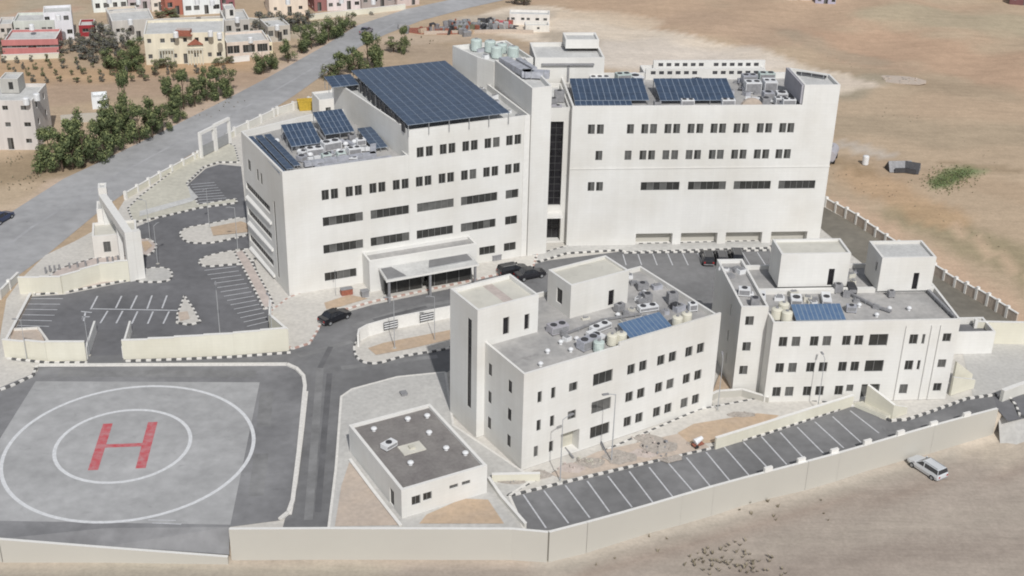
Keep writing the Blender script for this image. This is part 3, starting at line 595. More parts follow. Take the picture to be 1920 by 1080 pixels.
for u,v,sx,sy,h,m_,l in [(4.9,11.0 -3.9,1.3,.9,.9,'white','white box unit just left of the longest air conditioner on the lower west roof'),(8.0,6.6-1.2,1.5,1.0,.8,'duct','grey flat unit between the green casings and white units on the lower west roof'),(13.6,8.6,1.3,1.0,1.0,'white','white unit tucked under the narrow solar array'),(10.4,3.0,1.8,.8,.7,'white','white low unit nearest the front parapet duct of the lower west roof'),(12.9,14.2-3.8,1.0,.9,1.1,'grey','grey unit behind the white ones near the raised storey wall'),(4.2,5.6,1.1,1.1,.8,'duct','grey square unit next to the dark panel rows')]: acunit(AO,AD,u,v,17.3,sx,sy,h,l,random.uniform(-30,30),m_)
duct(AO,AD,[(5.0,4.6),(8.4,5.0),(11.0,6.4),(13.8,5.6)],17.3,.35,.5,'pale winding duct in the middle of the lower west roof','white')
duct(AO,AD,[(9.2,10.9),(9.4,15.6)],17.3,.3,.3,'thin pipe separating the two tilted arrays of the lower west roof','grey')
G='pale green water tanks on the rear roof of the stair core'
for u,v in [(36.9,22.4),(38.6,21.0),(39.6,18.9),(38.3,17.8),(40.6,16.8)]: tank(AO,AD,u,v,24.9,.85,1.7,'pale green round water tank on the rear roof behind the stair core','tankg',G)
acunit(CO,CD,9.0,12.6,21.15,2.2,1.6,1.9,'large chiller with green top behind the east wing solar arrays',10,'tankg')
acunit(CO,CD,11.0,13.2,21.15,1.6,2.8,1.4,'white sloping casing behind the east wing solar arrays',20)
acunit(CO,CD,9.9,11.2,21.15,1.4,1.0,1.1,'lilac grey box between the chiller and the solar array',0,'lilac')
acunit(CO,CD,5.5,13.0,21.15,3.0,1.2,1.3,'pale roof unit behind the solar array nearest the stair tower')
for i,(u,l) in enumerate([(12.2,'small dark box unit in the gap between the east wing arrays'),(16.6,'dark fronted unit on the parapet below the middle east wing array'),(22.6,'dark fronted unit on the parapet near the right end of the middle array'),(31.6,'dark fronted unit on the parapet beside the lilac panel with painted shade')]):
    acunit(CO,CD,u,1.1,21.6 if i else 21.3,1.9 if i else 1.0,.9,1.1,l,0,'white' if i else 'grey')
acunit(CO,CD,20.0,10.6,21.15,1.4,1.0,1.7,'grey cabinet behind the middle east wing solar array',0,'grey')
for i,(u,v,sx,sy,h,m) in enumerate([(28.2,9.0,2.4,1.8,1.7,'white'),(30.6,8.3,1.9,2.3,2.1,'white'),(31.6,5.0,1.6,1.6,1.3,'white'),(29.6,5.2,1.6,1.3,1.3,'duct'),(28.4,12.0,2.2,1.5,1.8,'duct'),(31.2,12.4,2.4,1.5,2.0,'tankg'),(30.9,2.8,1.8,1.1,1.2,'white'),(28.7,3.0,1.2,1.1,1.1,'grey')]):
    acunit(CO,CD,u,v,21.15,sx,sy,h,['big white chiller, leftmost of the plant cluster on the east roof','tall white chiller in the middle of the east roof plant cluster','white cube unit close to the lilac panel with painted shade','grey duct box in front of the big white chiller','grey unit at the back left of the plant cluster','pale green unit at the back right of the plant cluster','low white unit at the front of the plant cluster','small grey unit at the front left of the plant cluster'][i],random.uniform(-6,6),m)
duct(CO,CD,[(26.4,4.8),(28.4,4.2),(30.0,3.6),(31.2,1.6)],21.15,.5,.4,'thin white duct curling through the east roof plant cluster','white')
duct(CO,CD,[(27.3,13.0),(32.2,13.2)],21.15,.7,.6,'grey duct behind the east roof plant cluster')
d=MB().prism([(math.cos(t/10*3.1416)*1.7,math.sin(t/10*3.1416)*1.7) for t in range(11)],-.35,.35,'soilp'); sb=d.build('sandbag_heap'); sb.matrix_world=Matrix.Translation(fpos(CO,CD,26.2,1.3,21.2))@Matrix.Rotation(math.radians(CD),4,'Z')@Matrix.Rotation(math.radians(90),4,'X')@Matrix.Diagonal((1,.9,1,1)); tag(sb,'brown arched heap against the east wing parapet left of the plant','heap')
duct(CO,CD,[(34.0,6.2),(35.4,5.6),(37.6,4.2)],24.6,.35,.3,'dark thin pipe on the raised end roof of the east wing','dark')
acunit(CO,CD,-2.6,3.2,20.8,.9,.8,1.5,'narrow stacked unit with red part above the glazed stair',0,'grey')
acunit(CO,CD,-1.5,5.8,20.8,1.4,.9,1.8,'grey rack of units above the glazed stair',0,'grey')
acunit(CO,CD,-2.7,1.9,20.75,2.3,.7,.9,'lilac grey cabinet over the parapet of the glazed stair',0,'lilac')
# ================================================================== STAFF BLOCK 1 (nearest, left)
BO,BD=(1.5,119.6),32.3
def bthing(name,label,o,deg,cat='building'): return thing(name,label,cat,(o[0],o[1],0),math.radians(deg))
b2=bthing('staff_block','white three storey block nearest the camera with two rooftop towers and a long slit window',BO,BD)
f=[]
for z in (8.75,5.15,1.85):
    f+=W_([2.1 if z>2 else 1.85,3.85],z,.55,1.45)
    if z>2: f+=W_([6.45],z,1.1,1.15)
    f+=[(9.1,11.75,z-.8,z+.8)]
    f+=W_([14.3,15.95,18.5,20.15,22.55,24.25],z-.05,1.05,1.35)
f+=[(5.1,7.6,.25,3.0,1.6,'none')]
ls=[]
SD=15.5
for z in (9.3,5.75,2.35): ls+=W_([SD-2.7],z,.75,1.5,.1,'c')+([ (SD-6.9-.36,SD-6.9+.36,z-.75,z+.75,.1,'c')])
block(b2,[(0,0),(26.9,0),(26.9,15.5),(0,15.5)],0,12.2,{0:f,3:ls},par=.55,roof='roofc')
MB().box(12.4,26.88,.002,.26,12.2,12.65,'stone').build('parapet_upstand',b2)
mb=MB(); mb.box(5.12,7.58,1.3,1.5,.2,2.9,'pavebeige'); mb.build('door_recess',b2); MB().box(5.4,6.3,1.22,1.298,.2,2.3,'concgrey').build('door',b2)
ts=[(1.4,1.95,2.0,14.0,.3,'c10')]
block(b2,[(-1.0,8.1),(6.9,8.1),(6.9,14.2),(-1.0,14.2)],0,16.4,{0:[(3.3,4.1,12.4,14.6,.3,'c'),(6.1,6.75,12.3,14.3,.3,'c')],3:[(4.0,4.85,3.2,14.6,.1,'c10')]},par=.5,roof='roofcream',name='stair_tower_wall')
MB().prism([(3.0,8.5),(4.2,8.5),(4.2,13.8),(3.0,13.8)],None,15.915,'pavepink').build('roof_strip',b2)
block(b2,rect(11.9,20.1,9.0,13.8),11.6,15.9,{3:[(1.9,3.1,12.6,14.5,.2,'c')],0:[(5.4,6.2,11.9,13.9,.2,'c')]},par=.3,roof='roofcream',name='penthouse_wall')
solar('bright blue solar water heater panels on the nearest block roof',BO,BD,14.7,20.6,.7,3.6,12.0,12.75,1,10,'pvb',legs=.4)
for i,(u,v,sx,sy,h,m,l) in enumerate([(9.9,2.3,2.6,1.2,1.2,'duct','grey air unit left of the blue panels on the nearest block'),(11.7,3.4,1.2,2.2,.7,'white','white roof unit behind the grey one on the nearest block'),(13.4,5.0,2.6,1.0,.7,'white','long white unit behind the blue panels on the nearest block'),(21.0,6.2,2.4,1.0,.7,'white','long white unit right of the penthouse front on the nearest block'),(22.6,8.4,1.0,1.0,.9,'grey','small grey unit in the middle of the right roof half'),(24.6,6.2,1.2,.9,1.5,'grey','tall grey unit near the right parapet of the nearest block'),(25.6,3.6,1.0,.8,1.0,'white','small white unit in the right roof corner'),(23.8,11.0,1.4,.9,.9,'grey','grey unit near the rear parapet of the nearest block'),(8.9,7.0,2.2,1.4,1.0,'lilac','lilac unit between stair tower and penthouse'),(18.0,7.7,1.2,.7,1.0,'grey','dark grey box in front of the penthouse wall'),(24.0,4.8,.9,.9,.8,'dark','small dark box near the right parapet')]):
    acunit(BO,BD,u,v,11.65,sx,sy,h,l,random.uniform(-25,10),m)
for i,(u,v,m,l) in enumerate([(12.5,1.5,'cream','left cream water tank behind the front parapet of the nearest block'),(13.6,1.3,'cream','right cream water tank beside the blue panels'),(21.5,1.3,'cream','first cream water tank right of the blue panels'),(23.0,1.5,'cream','second cream water tank right of the blue panels'),(10.3,.95,'tankg','pale green tank on the front parapet left of the cream tanks')]):
    tank(BO,BD,u,v,11.65,.62,1.25,l,m)
for u,v in [(5.2,3.4),(7.6,2.4),(7.6,4.4),(3.0,1.4),(17.0,6.6),(23.2,9.8),(9.6,4.2)]: vent(BO,BD,u,v,11.65,.3,.5,'small white vent on the grey roof of the nearest block','small white vents on the nearest block')
duct(BO,BD,[(8.6,5.6),(14.6,6.4),(19.4,5.4)],11.65,.22,.2,'dark thin pipe crossing the nearest block roof','grey')
# ================================================================== STAFF BLOCK 2 (right)
EO,ED=(30.6,135.0),5.2
b3=bthing('staff_block','white three storey block on the right with a stepped front and two rooftop rooms',EO,ED)
f=[]
for z in (8.4,4.85,1.55):
    f+=W_([1.45,3.0,5.2,6.72,9.1]+([10.6] if z>2 else []),z,1.0,1.35)+[(11.85,14.1,z-.8 if z>2 else .3,z+.8,.6 if z<2 else .22)]
    f+=W_([15.2],z,1.0,1.35)
    if z>2: f+=W_([17.25],z,1.0,1.35)+W_([18.45],z,.35,1.35)
    else: f+=W_([17.1],z,1.0,1.35)+W_([10.42],z+.3,.85,1.0)
    f+=W_([21.3],z+.15,1.0,1.15)
# main (front) and stepped-back left part
f=[h for h in f if not(abs((h[0]+h[1])/2-15.2)<.01 )] 
block(b3,[(0,0),(22.6,0),(22.8,8.6),(0,8.6)],0,11.0,{0:[( h[0],h[1],*h[2:]) for h in f],3:[]},par=.55,roof='roofc')
block(b3,[(0,8.65),(22.8,8.65),(22.8,15.6),(0,15.6)],0,11.0,par=.55,roof='roofc')
block(b3,[(-3.3,2.4),(-.01,2.4),(-.01,15.6),(-3.3,15.6)],0,11.9,{0:W_([1.15],10.0,1.0,1.25)+W_([1.15],6.5,1.0,1.25)+W_([1.1],3.25,1.0,1.25),3:[(8.6,9.0,8.5,10.0),(8.6,9.0,4.9,6.4),(8.9,9.3,1.9,3.4)]},par=.5,roof='roofc')
mb=MB()
for u in (16.1,19.2,20.3): mb.tube((u,-.12,.1),(u,-.12,10.3),.06,.06,6,'trim')
mb.build('downpipe',b3)
block(b3,rect(3.0,11.7,9.4,13.8),10.9,15.4,{0:[(6.2,6.95,11.0,13.3,.25,'c')]},par=.3,roof='roofcream',name='penthouse_wall')
block(b3,rect(15.1,21.9,7.9,12.9),10.9,15.4,{0:[(4.3,5.0,11.0,13.3,.25,'c')],3:[(3.2,3.8,13.0,14.2,.25,'c')]},par=.35,roof='rooflight',name='penthouse_wall')
solar('bright blue solar water heater panels on the right staff block roof',EO,ED,2.9,8.9,.6,3.4,10.9,11.6,1,11,'pvb',legs=.5)
for i,(u,v,sx,sy,h,m,l) in enumerate([(4.4,6.0,1.3,1.8,.8,'white','white roof unit in front of the left rooftop room'),(8.2,6.2,1.1,2.6,.7,'white','long white unit before the doorway of the left rooftop room'),(10.4,8.6,1.0,.8,1.2,'grey','grey cabinet right of the doorway'),(-2.0,6.4,1.4,1.0,1.0,'white','white unit on the narrow stepped back roof'),(-1.4,3.6,1.0,1.0,1.1,'grey','dark grey unit near the front of the narrow roof'),(.3,6.3,.7,2.4,1.0,'white','upright white unit where the two roof parts meet'),(16.6,7.1,.8,.6,.9,'grey','small grey unit at the foot of the right rooftop room'),(10.4,3.4,1.2,.8,.9,'duct','grey duct box right of the blue panels'),(12.2,8.9,1.0,1.9,.8,'dark','dark unit between the two rooftop rooms')]):
    acunit(EO,ED,u,v,10.45 if u>0 else 11.4,sx,sy,h,l,random.uniform(-18,8),m)
for u,v,l in [(.9,2.0,'cream water tank in the left front roof corner of the right staff block'),(2.1,3.4,'cream water tank behind the corner one on the right staff block'),(1.9,1.2,'cream water tank touching the blue panels of the right staff block')]: tank(EO,ED,u,v,10.45,.65,1.3,l,'cream')
for u,v in [(15.2,3.6),(17.6,3.5),(11.8,4.6),(13.1,2.0)]: vent(EO,ED,u,v,10.45,.3,.5,'small white box vent on the grey roof of the right staff block','small white vents on the right staff block')
duct(EO,ED,[(10.8,9.0),(13.6,4.2),(15.0,2.8)],10.45,.3,.22,'dark pipe running diagonally between the two rooftop rooms','grey')
duct(EO,ED,[(21.6,8.2),(22.2,.9)],10.45,.35,.3,'pipe run along the right parapet of the right staff block','grey')
# annex with sunken roof behind it
ax=bthing('pump_house','low white box with a sunken grey roof beside the east boundary wall',EO,ED); block(ax,rect(27.6,33.0,10.9,15.0),0,3.2,par=.9,roof='asphaltd')
def clutter(o,deg,pts,z,label,group,m=('white','duct','roofcream','grey')):
    r=random.Random(len(label))
    for u,v in pts:
        sx,sy,h=r.uniform(.25,.7),r.uniform(.2,.45),r.uniform(.25,.7); mb=MB().box(-sx,sx,-sy,sy,0,h,r.choice(m)); mb.box(-sx*.7,sx*.7,-sy*.7,sy*.7,h,h+.06,'grey').tube((-sx*.5,0,h),(-sx*.5,0,h+.3),.05,.05,6,'steel')
        x=mb.build('roof_box'); x.location=fpos(o,deg,u,v,z); x.rotation_euler=(0,0,math.radians(deg)+r.uniform(-.5,.5)); tag(x,label,'roof equipment',group)
rr=random.Random(5)
clutter(BO,BD,[(rr.uniform(8.5,26),rr.uniform(3.9,8.3)) for i in range(16)]+[(rr.uniform(21,26),rr.uniform(8.5,14.5)) for i in range(7)],11.65,'small box of services scattered on the nearest block roof','service boxes on the nearest block roof')
clutter(EO,ED,[(rr.uniform(2.5,14),rr.uniform(4,8)) for i in range(12)]+[(rr.uniform(12.2,14.6),rr.uniform(9,14)) for i in range(4)],10.45,'small box of services scattered on the right staff block roof','service boxes on the right staff block roof')
clutter(EO,ED,[(rr.uniform(-2.9,-.4),rr.uniform(3,14)) for i in range(7)],11.4,'small box of services on the narrow stepped back roof','service boxes on the narrow roof')
clutter(AO,AD,[(rr.uniform(4.4,13.6),rr.uniform(2.4,11)) for i in range(22)]+[(rr.uniform(4,9),rr.uniform(14.6,17)) for i in range(4)],17.3,'small box of services packed on the lower west wing roof','service boxes on the lower west roof',('white','white','duct','grey'))
clutter(CO,CD,[(rr.uniform(24.8,32.5),rr.uniform(1.2,14)) for i in range(18)]+[(rr.uniform(1,24),rr.uniform(10.4,14.5)) for i in range(18)],21.15,'small box of services between the large units of the east wing roof','service boxes on the east wing roof',('white','duct','grey','dark'))
clutter(AO,AD,[(rr.uniform(36.6,42),rr.uniform(14.8,23)) for i in range(8)],24.9,'small box of services beside the tanks behind the stair core','service boxes behind the stair core')
clutter(AO,AD,[(rr.uniform(33.2,35.2),rr.uniform(1.5,23)) for i in range(9)],21.0,'small box of services in the gap right of the huge solar array','service boxes beside the huge solar array',('white','duct','steel'))
# ================================================================== GENERATOR HOUSE
KO,KD=(-10.8,110.1),29.6
k=bthing('generator_house','low single storey house with dark flat roof and white vents left of the nearest block',KO,KD)
block(k,rect(0,9.95,0,13.9),0,3.7,{0:[(1.15,2.15,1.35,2.5),(2.45,3.45,1.5,2.5),(5.5,6.5,2.0,2.5),(6.95,7.95,2.0,2.5)],3:[(10.9,12.0,.3,2.3,.2,'c')]},par=.32,roof='roofd',th=.35)
for u,v in [(2.2,12.0),(3.9,9.0) if False else (6.4,12.2),(7.3,8.6),(7.6,5.0),(3.0,4.2),(9.0,3.2),(8.6,11.8)]: vent(KO,KD,u,v,3.38,.36,.45,'white mushroom vent on the dark roof of the generator house','white vents on the generator house')
acunit(KO,KD,2.3,8.2,3.38,1.6,1.0,.7,'white air conditioner lying on the generator house roof',20)
hp=MB().box(-1.3,1.3,-.9,.9,0,.12,'roofcream').box(-.3,.3,-.3,.3,.12,.35,'pavebeige').build('roof_hatch'); hp.location=fpos(KO,KD,4.4,6.9,3.38); hp.rotation_euler=(0,0,math.radians(KD)); tag(hp,'cream hatch slab in the middle of the generator house roof','roof hatch')
# ================================================================== WALLS AND GATES
def pwall(name,label,pts,h,m='concrete',th=.25,z0=0,steps=None,posts=0,coping=True,cat='wall',group=None,ztop=None):
    "masonry wall along surveyed base points; steps = stepped top heights; posts = spacing of piers"
    P=[at(*p,z0) if len(p)==2 else Vector(p) for p in pts]; c=P[0]; t=thing(name,label,cat,(c.x,c.y,0),0,group)
    mb=MB(); cp=MB(); si=0; pp=[]
    for i,(a,b) in enumerate(zip(P,P[1:])):
        a2=Vector((a.x-c.x,a.y-c.y)); b2=Vector((b.x-c.x,b.y-c.y)); d=b2-a2; L=d.length; ang=math.atan2(d.y,d.x)
        n=steps if steps else 1
        for k in range(n):
            x0=L*k/n; x1=L*(k+1)/n
            if ztop: f0=(k+.5)/n; hh=(ztop[i]*(1-f0)+ztop[i+1]*f0)
            else: hh=h
            T=Matrix.Translation((a2.x,a2.y,0))@Matrix.Rotation(ang,4,'Z')
            mb.box(x0,x1,-th/2,th/2,z0-.3,hh,m,T=T)
            if coping: cp.box(x0,x1,-th/2-.05,th/2+.05,hh,hh+.08,'trim',T=T)
            if posts:
                q=0
                while q<(x1-x0)-.2: pp.append((T@Vector((x0+q,0,0)),hh,ang)); q+=posts
    mb.build('wall_body',t)
    if coping: cp.build('coping',t)
    for v,hh,ang in pp[:95]:
        T=Matrix.Rotation(ang,4,'Z'); o=MB().box(-.2,.2,-th/2-.1,th/2+.1,z0-.2,hh+.35,'trim',T=T).build('post',t); o.location=(v.x,v.y,0)
    return t
# long retaining wall along the front edge of the site
p1=[(-260,985,.3),(-60,1000,.3),(0,1008,.25),(200,1024,-.8),(428,1041,-1.7)]
def wl(p): v=at(*p); return v
def retaining(label,pts,m='concgrey',th=.35,name='retaining_wall'):
    P=[at(p[0],p[1],p[2]) for p in pts]; c=P[0]; t=thing(name,label,'wall',(c.x,c.y,0)); mb=MB(); cp=MB()
    for a,b in zip(P,P[1:]):
        d=Vector((b.x-a.x,b.y-a.y)).normalized(); n=Vector((d.y,-d.x))*th
        q=lambda p,o,z:(p.x-c.x+n.x*o,p.y-c.y+n.y*o,z)
        mb.face([q(a,1,-3.6),q(b,1,-3.6),q(b,1,b.z),q(a,1,a.z)],m); mb.face([q(b,0,-3.6),q(a,0,-3.6),q(a,0,a.z),q(b,0,b.z)],m)
        cp.face([q(a,1,a.z),q(b,1,b.z),q(b,0,b.z),q(a,0,a.z)],'trim')
    a,b=P[0],P[-1]
    for p,r in ((P[0],P[1]),(P[-1],P[-2])):
        d=Vector((r.x-p.x,r.y-p.y)).normalized(); 
        if p is P[-1]: d=-d
        n=Vector((d.y,-d.x))*th; q=lambda o,z:(p.x-c.x+n.x*o,p.y-c.y+n.y*o,z); mb.face([q(0,-3.6),q(1,-3.6),q(1,p.z),q(0,p.z)],m)
    mb.build('wall_body',t); cp.build('coping',t); return t
retaining('long low retaining wall sloping down below the helipad apron',p1)
retaining('tall pale retaining wall below the generator house ground',[(430,989,1.25),(620,988,1.25),(960,989,1.25),(1028,995,1.15)])
st=[(1028,995,1.15)]; 
for i in range(15): x=1040+i*(1868-1040)/14; st.append((x,992-(x-1040)*(992-764)/(1868-1040)+1.2*math.sin(i*.9),1.15+.12*math.sin(i*1.7)))
retaining('long pale retaining wall along the lower car park down to the dirt track',st)
pwall('gateway_wall','broad white wall of the right gate at the photo edge',[(1876,752),(1905,741),(1960,724)],1.5,'concrete',th=.45)
mb=MB(); mb.face([at(1871,766,.0),at(1875,832,-2.5),at(1945,838,-1.6),at(1945,790,0)],'pavegrey'); struct('gate_apron',mb)
# small crenel piers on the long wall
for i in range(7): 
    px=1440+i*62; py=992-(px-1040)*(992-764)/828; v=at(px,py,1.2); o=MB().box(-.5,.5,-.16,.16,0,.55,'trim').build('wall_pier'); o.location=(v.x,v.y,1.1); o.rotation_euler=(0,0,math.radians(25)); tag(o,'small raised block on top of the long lower car park wall','wall pier','raised blocks on the lower wall')
pwall('car_park_wall','tall cream wall between the upper gate and the left car park',[(38,550),(118,550),(190,530),(247,526)],2.6,'cream',steps=2,ztop=[2.4,2.6,2.9,3.2])
pwall('car_park_wall','cream wall piece right of the lower car park gateway with stepped top',[(232,673),(330,670),(440,665),(541,657)],2.6,'cream',steps=2,ztop=[2.6,2.9,3.1,3.3])
pwall('car_park_wall','cream wall piece left of the lower car park gateway',[(10,668),(90,676),(163,676)],2.4,'cream',steps=2,ztop=[2.3,2.7,2.7])
pwall('gateway_wall','white return wall on the right side of the lower gateway',[(232,671),(246,622)],1.6,'trim',coping=False); pwall('gateway_wall','white return wall on the left side of the lower gateway',[(163,674),(180,622)],1.6,'trim',coping=False)
pwall('boundary_wall','low whitish boundary wall beside the highway at the far left',[(-60,625),(0,560),(36,524)],1.1,'concrete',posts=3.0)
pwall('boundary_wall','low white boundary wall with small posts following the highway behind the gate',[(236,373),(300,335),(372,296),(440,254)],1.0,'cream',posts=3.2)
pwall('boundary_wall','white boundary wall rising behind the hospital beside the highway',[(440,254),(520,215),(600,190),(700,150)],1.3,'concrete',posts=4)
pwall('boundary_wall','inner edge wall of the left car park beside the pink verge',[(58,556),(8,652)],.5,'soilp',coping=True)
pwall('end_wall','cream block wall where the hospital drive meets the helipad',[(508,628),(541,657)],3.0,'cream'); pwall('end_wall','low cream wall climbing to the hospital corner',[(508,628),(508,588)],2.0,'cream')
pwall('east_boundary_wall','stepped east boundary wall with pinkish top between road and dry field',[(1548,387),(1605,420),(1660,456),(1730,500),(1790,538),(1850,573),(1905,606)],1.5,'soilp',steps=3,ztop=[1.3,1.6,1.2,1.6,1.2,1.7,1.4],posts=6)
pwall('yard_wall','tall cream wall closing the concrete yard beside the pump house',[(1822,643),(1930,645),(2010,662)],3.2,'cream',posts=8)
pwall('planter_wall','pale cream retaining wall between lower car park and orange soil bed',[(1340,842),(1436,812),(1520,785),(1597,761)],1.5,'cream')
pwall('low_wall','low cream wall at the foot of the nearest block left corner',[(922,905),(1012,903)],1.1,'cream'); pwall('low_wall','low white wall falling from the generator house corner to the retaining wall',[(916,905),(940,940),(985,992)],.7,'concrete')
pwall('low_wall','thin pavement wall left of the generator house',[(656,866),(700,925),(751,990)],.35,'concrete')
pwall('yard_wall','grey wall between the two staff blocks',[(1290,772),(1345,745),(1390,742),(1440,757)],.9,'concgrey')
kerb([(14,673),(90,681),(164,681)],0,.2); kerb([(236,678),(330,675),(440,670),(545,662)],0,.2)
sheet('soil_bed',[(14,648),(22,620),(72,617),(84,640),(60,652)],.02,'soilp'); kerb([(14,648),(22,620),(72,617),(86,636),(90,642)],0,.3,colors=('kw',))
# planter wall with louvres on the drive island
pv=pwall('planter_wall','curved white wall with two dark louvres on the drive island',[(672,652),(674,641),(690,632),(740,618),(800,606),(860,594)],1.9,'trim',coping=False)
for px,py in ((731,627),(798,613)):
    v=at(px,py,1.0); a=at(690,632); b=at(860,594); ang=math.atan2(b.y-a.y,b.x-a.x)
    mb=MB().box(-1.0,1.0,-.05,0,-.55,.55,'dark'); 
    for z in (-.35,.0,.35): mb.box(-.95,.95,-.09,-.051,z-.06,z+.08,'white')
    o=mb.build('louvre',pv); o.rotation_euler=(0,0,ang); a0=at(672,652); p=a+(b-a)*((px-690)/170); o.location=(p.x-a0.x+math.sin(ang)*.16,p.y-a0.y-math.cos(ang)*.16,1.15)
# ramp side walls at the right block
def wedge(label,base,hs,th,m='cream'):
    a,b=at(*base[0]),at(*base[1]); d=(b-a); L=d.length; t=thing('ramp_wall',label,'wall',(a.x,a.y,0),math.atan2(d.y,d.x)); mb=MB()
    mb.face([(0,0,0),(L,0,0),(L,0,hs[1]),(0,0,hs[0])],m).face([(L,th,0),(0,th,0),(0,th,hs[0]),(L,th,hs[1])],m).face([(0,0,hs[0]),(L,0,hs[1]),(L,th,hs[1]),(0,th,hs[0])],'trim').face([(L,0,0),(L,th,0),(L,th,hs[1]),(L,0,hs[1])],m).face([(0,th,0),(0,0,0),(0,0,hs[0]),(0,th,hs[0])],m); mb.build('wall_body',t)
    return t
wedge('cream wedge shaped ramp wall before the dark entrance of the right block',[(1620,762),(1672,786)],(3.0,1.9),.35); wedge('short cream wall turning back along the entrance ramp',[(1672,786),(1700,776)],(1.9,.9),.3)
wedge('cream sloping wall at the right end of the right block',[(1782,742),(1826,728)],(2.6,1.2),.3); wedge('small triangular cream wall beyond the right block corner',[(1786,722),(1822,712)],(3.3,.8),.3)
rp=MB().prism([at(*p) for p in [(1600,762),(1622,757),(1674,783),(1660,787)]],0,.5,'cream','pavebeige').build('entrance_ramp'); tag(rp,'beige entrance ramp slab behind the wedge shaped wall','ramp')
# main gate portal and guardhouse
def frame_box(mb,a,b,w,z0,z1,m):
    d=Vector((b[0]-a[0],b[1]-a[1])); L=d.length; T=Matrix.Translation((a[0],a[1],0))@Matrix.Rotation(math.atan2(d.y,d.x),4,'Z'); mb.box(0,L,-w/2,w/2,z0,z1,m,T=T)
g0=at(252,527); g1=at(192,365,7.4); g1.z=0; gd=g1-g0
gt=thing('gate_portal','tall white gate portal with a long beam spanning the car park entrance','gate',(g0.x,g0.y,0),math.atan2(gd.y,gd.x))
GL=gd.length
MB().box(0,GL,-.55,.55,6.3,7.5,'stone',top='trim').build('beam',gt); MB().box(0,1.2,-.548,.548,0,6.29,'stone').build('pillar',gt); MB().box(GL-1.6,GL-.2,-.548,.548,0,6.29,'stone').build('pillar',gt); MB().box(GL*.42,GL*.42+.5,-.3,.3,0,6.29,'trim').build('pillar',gt)
MB().box(-.02,.9,-1.6,-.56,0,7.4,'stone').build('fin',gt)
h0,h1=at(178,486),at(245,480); hd=h1-h0
gh=thing('guardhouse','small white guardhouse with a dark door left of the gate portal','guardhouse',(h0.x,h0.y,0),math.atan2(hd.y,hd.x))
block(gh,rect(0,6.2,0,5.0),0,3.6,{0:[(1.4,2.4,.9,2.6,.25,'d')]},par=.35,roof='roofcream',m='stone2'); block(gh,rect(.8,3.0,5.05,8.4),0,5.6,par=.3,roof='rooflight',m='stone2'); block(gh,rect(1.2,2.4,8.45,10.5),0,7.6,par=.2,roof='rooflight',m='stone2')
# smaller portal frame behind
q0,q1=at(377,298),at(432,270); 
sp=thing('gate_portal','slender white double gate frame on the boundary beside the highway','gate',(q0.x,q0.y,0),math.atan2((q1-q0).y,(q1-q0).x)); QL=(q1-q0).length
for f in (0,.45,.5,.97): MB().box(QL*f,QL*f+.4,-.25,.25,0,4.3,'trim').build('pillar',sp)
MB().box(0,QL*.48,-.25,.25,4.3,4.8,'trim').build('beam',sp); MB().box(QL*.5,QL+.1,-.25,.25,4.5,5.0,'trim').build('beam',sp)
for f in (.04,.54): MB().box(QL*f+.4,QL*f+QL*.4,-.04,.04,.3,2.2,'steel').build('gate_leaf',sp)
# bollards and small things on the gate pavement
bo=MB().tube((0,0,0),(0,0,.8),.16,.14,8,'grey').dome((0,0,.79),.15,.1,'grey',8).build('bollard')
bpts=[(86,511),(94,508),(103,508),(112,506),(131,503),(146,501),(161,499),(184,494),(202,492),(212,491),(222,489),(232,488)]
for i,p in enumerate(bpts):
    o=bo if i==0 else inst(bo); v=at(*p,.16); o.location=v; tag(o,'squat dark bollard on the pink pavement behind the car park wall','bollard','bollards along the gate pavement')
# ================================================================== STREET LAMPS
def lamp():
    t=thing('street_lamp','',"street lamp",(0,0,0),0,'grey street lamps of the hospital grounds')
    MB().box(-.25,.25,-.25,.25,0,.12,'concgrey').build('base',t); MB().tube((0,0,.1),(0,0,8),.07,.04,7,'pole').build('pole',t)
    MB().tube((0,0,7.95),(.9,0,8.2),.05,.04,6,'pole').build('arm',t); MB().box(.75,1.45,-.13,.13,8.12,8.24,'grey').build('lamp_head',t); return t
l0=lamp(); lp=[((413,632),1,'street lamp in the middle of the left car park'),((296,496),.75,'street lamp beside the small grey island inside the gate'),((282,452),.8,'street lamp on the small round soil bed near the gate'),((393,428),.8,'street lamp on the oval island with orange soil'),((446,470),.85,'street lamp at the pointed island beside the hospital flank'),((512,655),.9,'street lamp at the junction beside the helipad corner'),((740,655),.9,'street lamp in the planter of the drive island'),((815,640),.8,'street lamp in the planter nearest the white stair tower'),((630,556),.5,'short lamp post in front of the lowest strip window'),((1050,905),1.0,'street lamp at the left end of the lower car park kerb'),((1146,868),1.1,'street lamp before the wide windows of the nearest block'),((1345,772),.9,'street lamp between the two staff blocks'),((1532,772),.9,'street lamp before the right staff block windows'),((168,668),.7,'street lamp at the lower gateway of the left car park'),((51,676),.7,'street lamp below the far left car park wall')]
for i,(p,s_,lb) in enumerate(lp):
    v=at(*p); t=l0 if i==0 else dup(l0,(0,0,0)); t.location=(v.x,v.y,.1); t.scale=(s_,s_,s_); t.rotation_euler=(0,0,random.uniform(0,6.2)); t['label']=lb
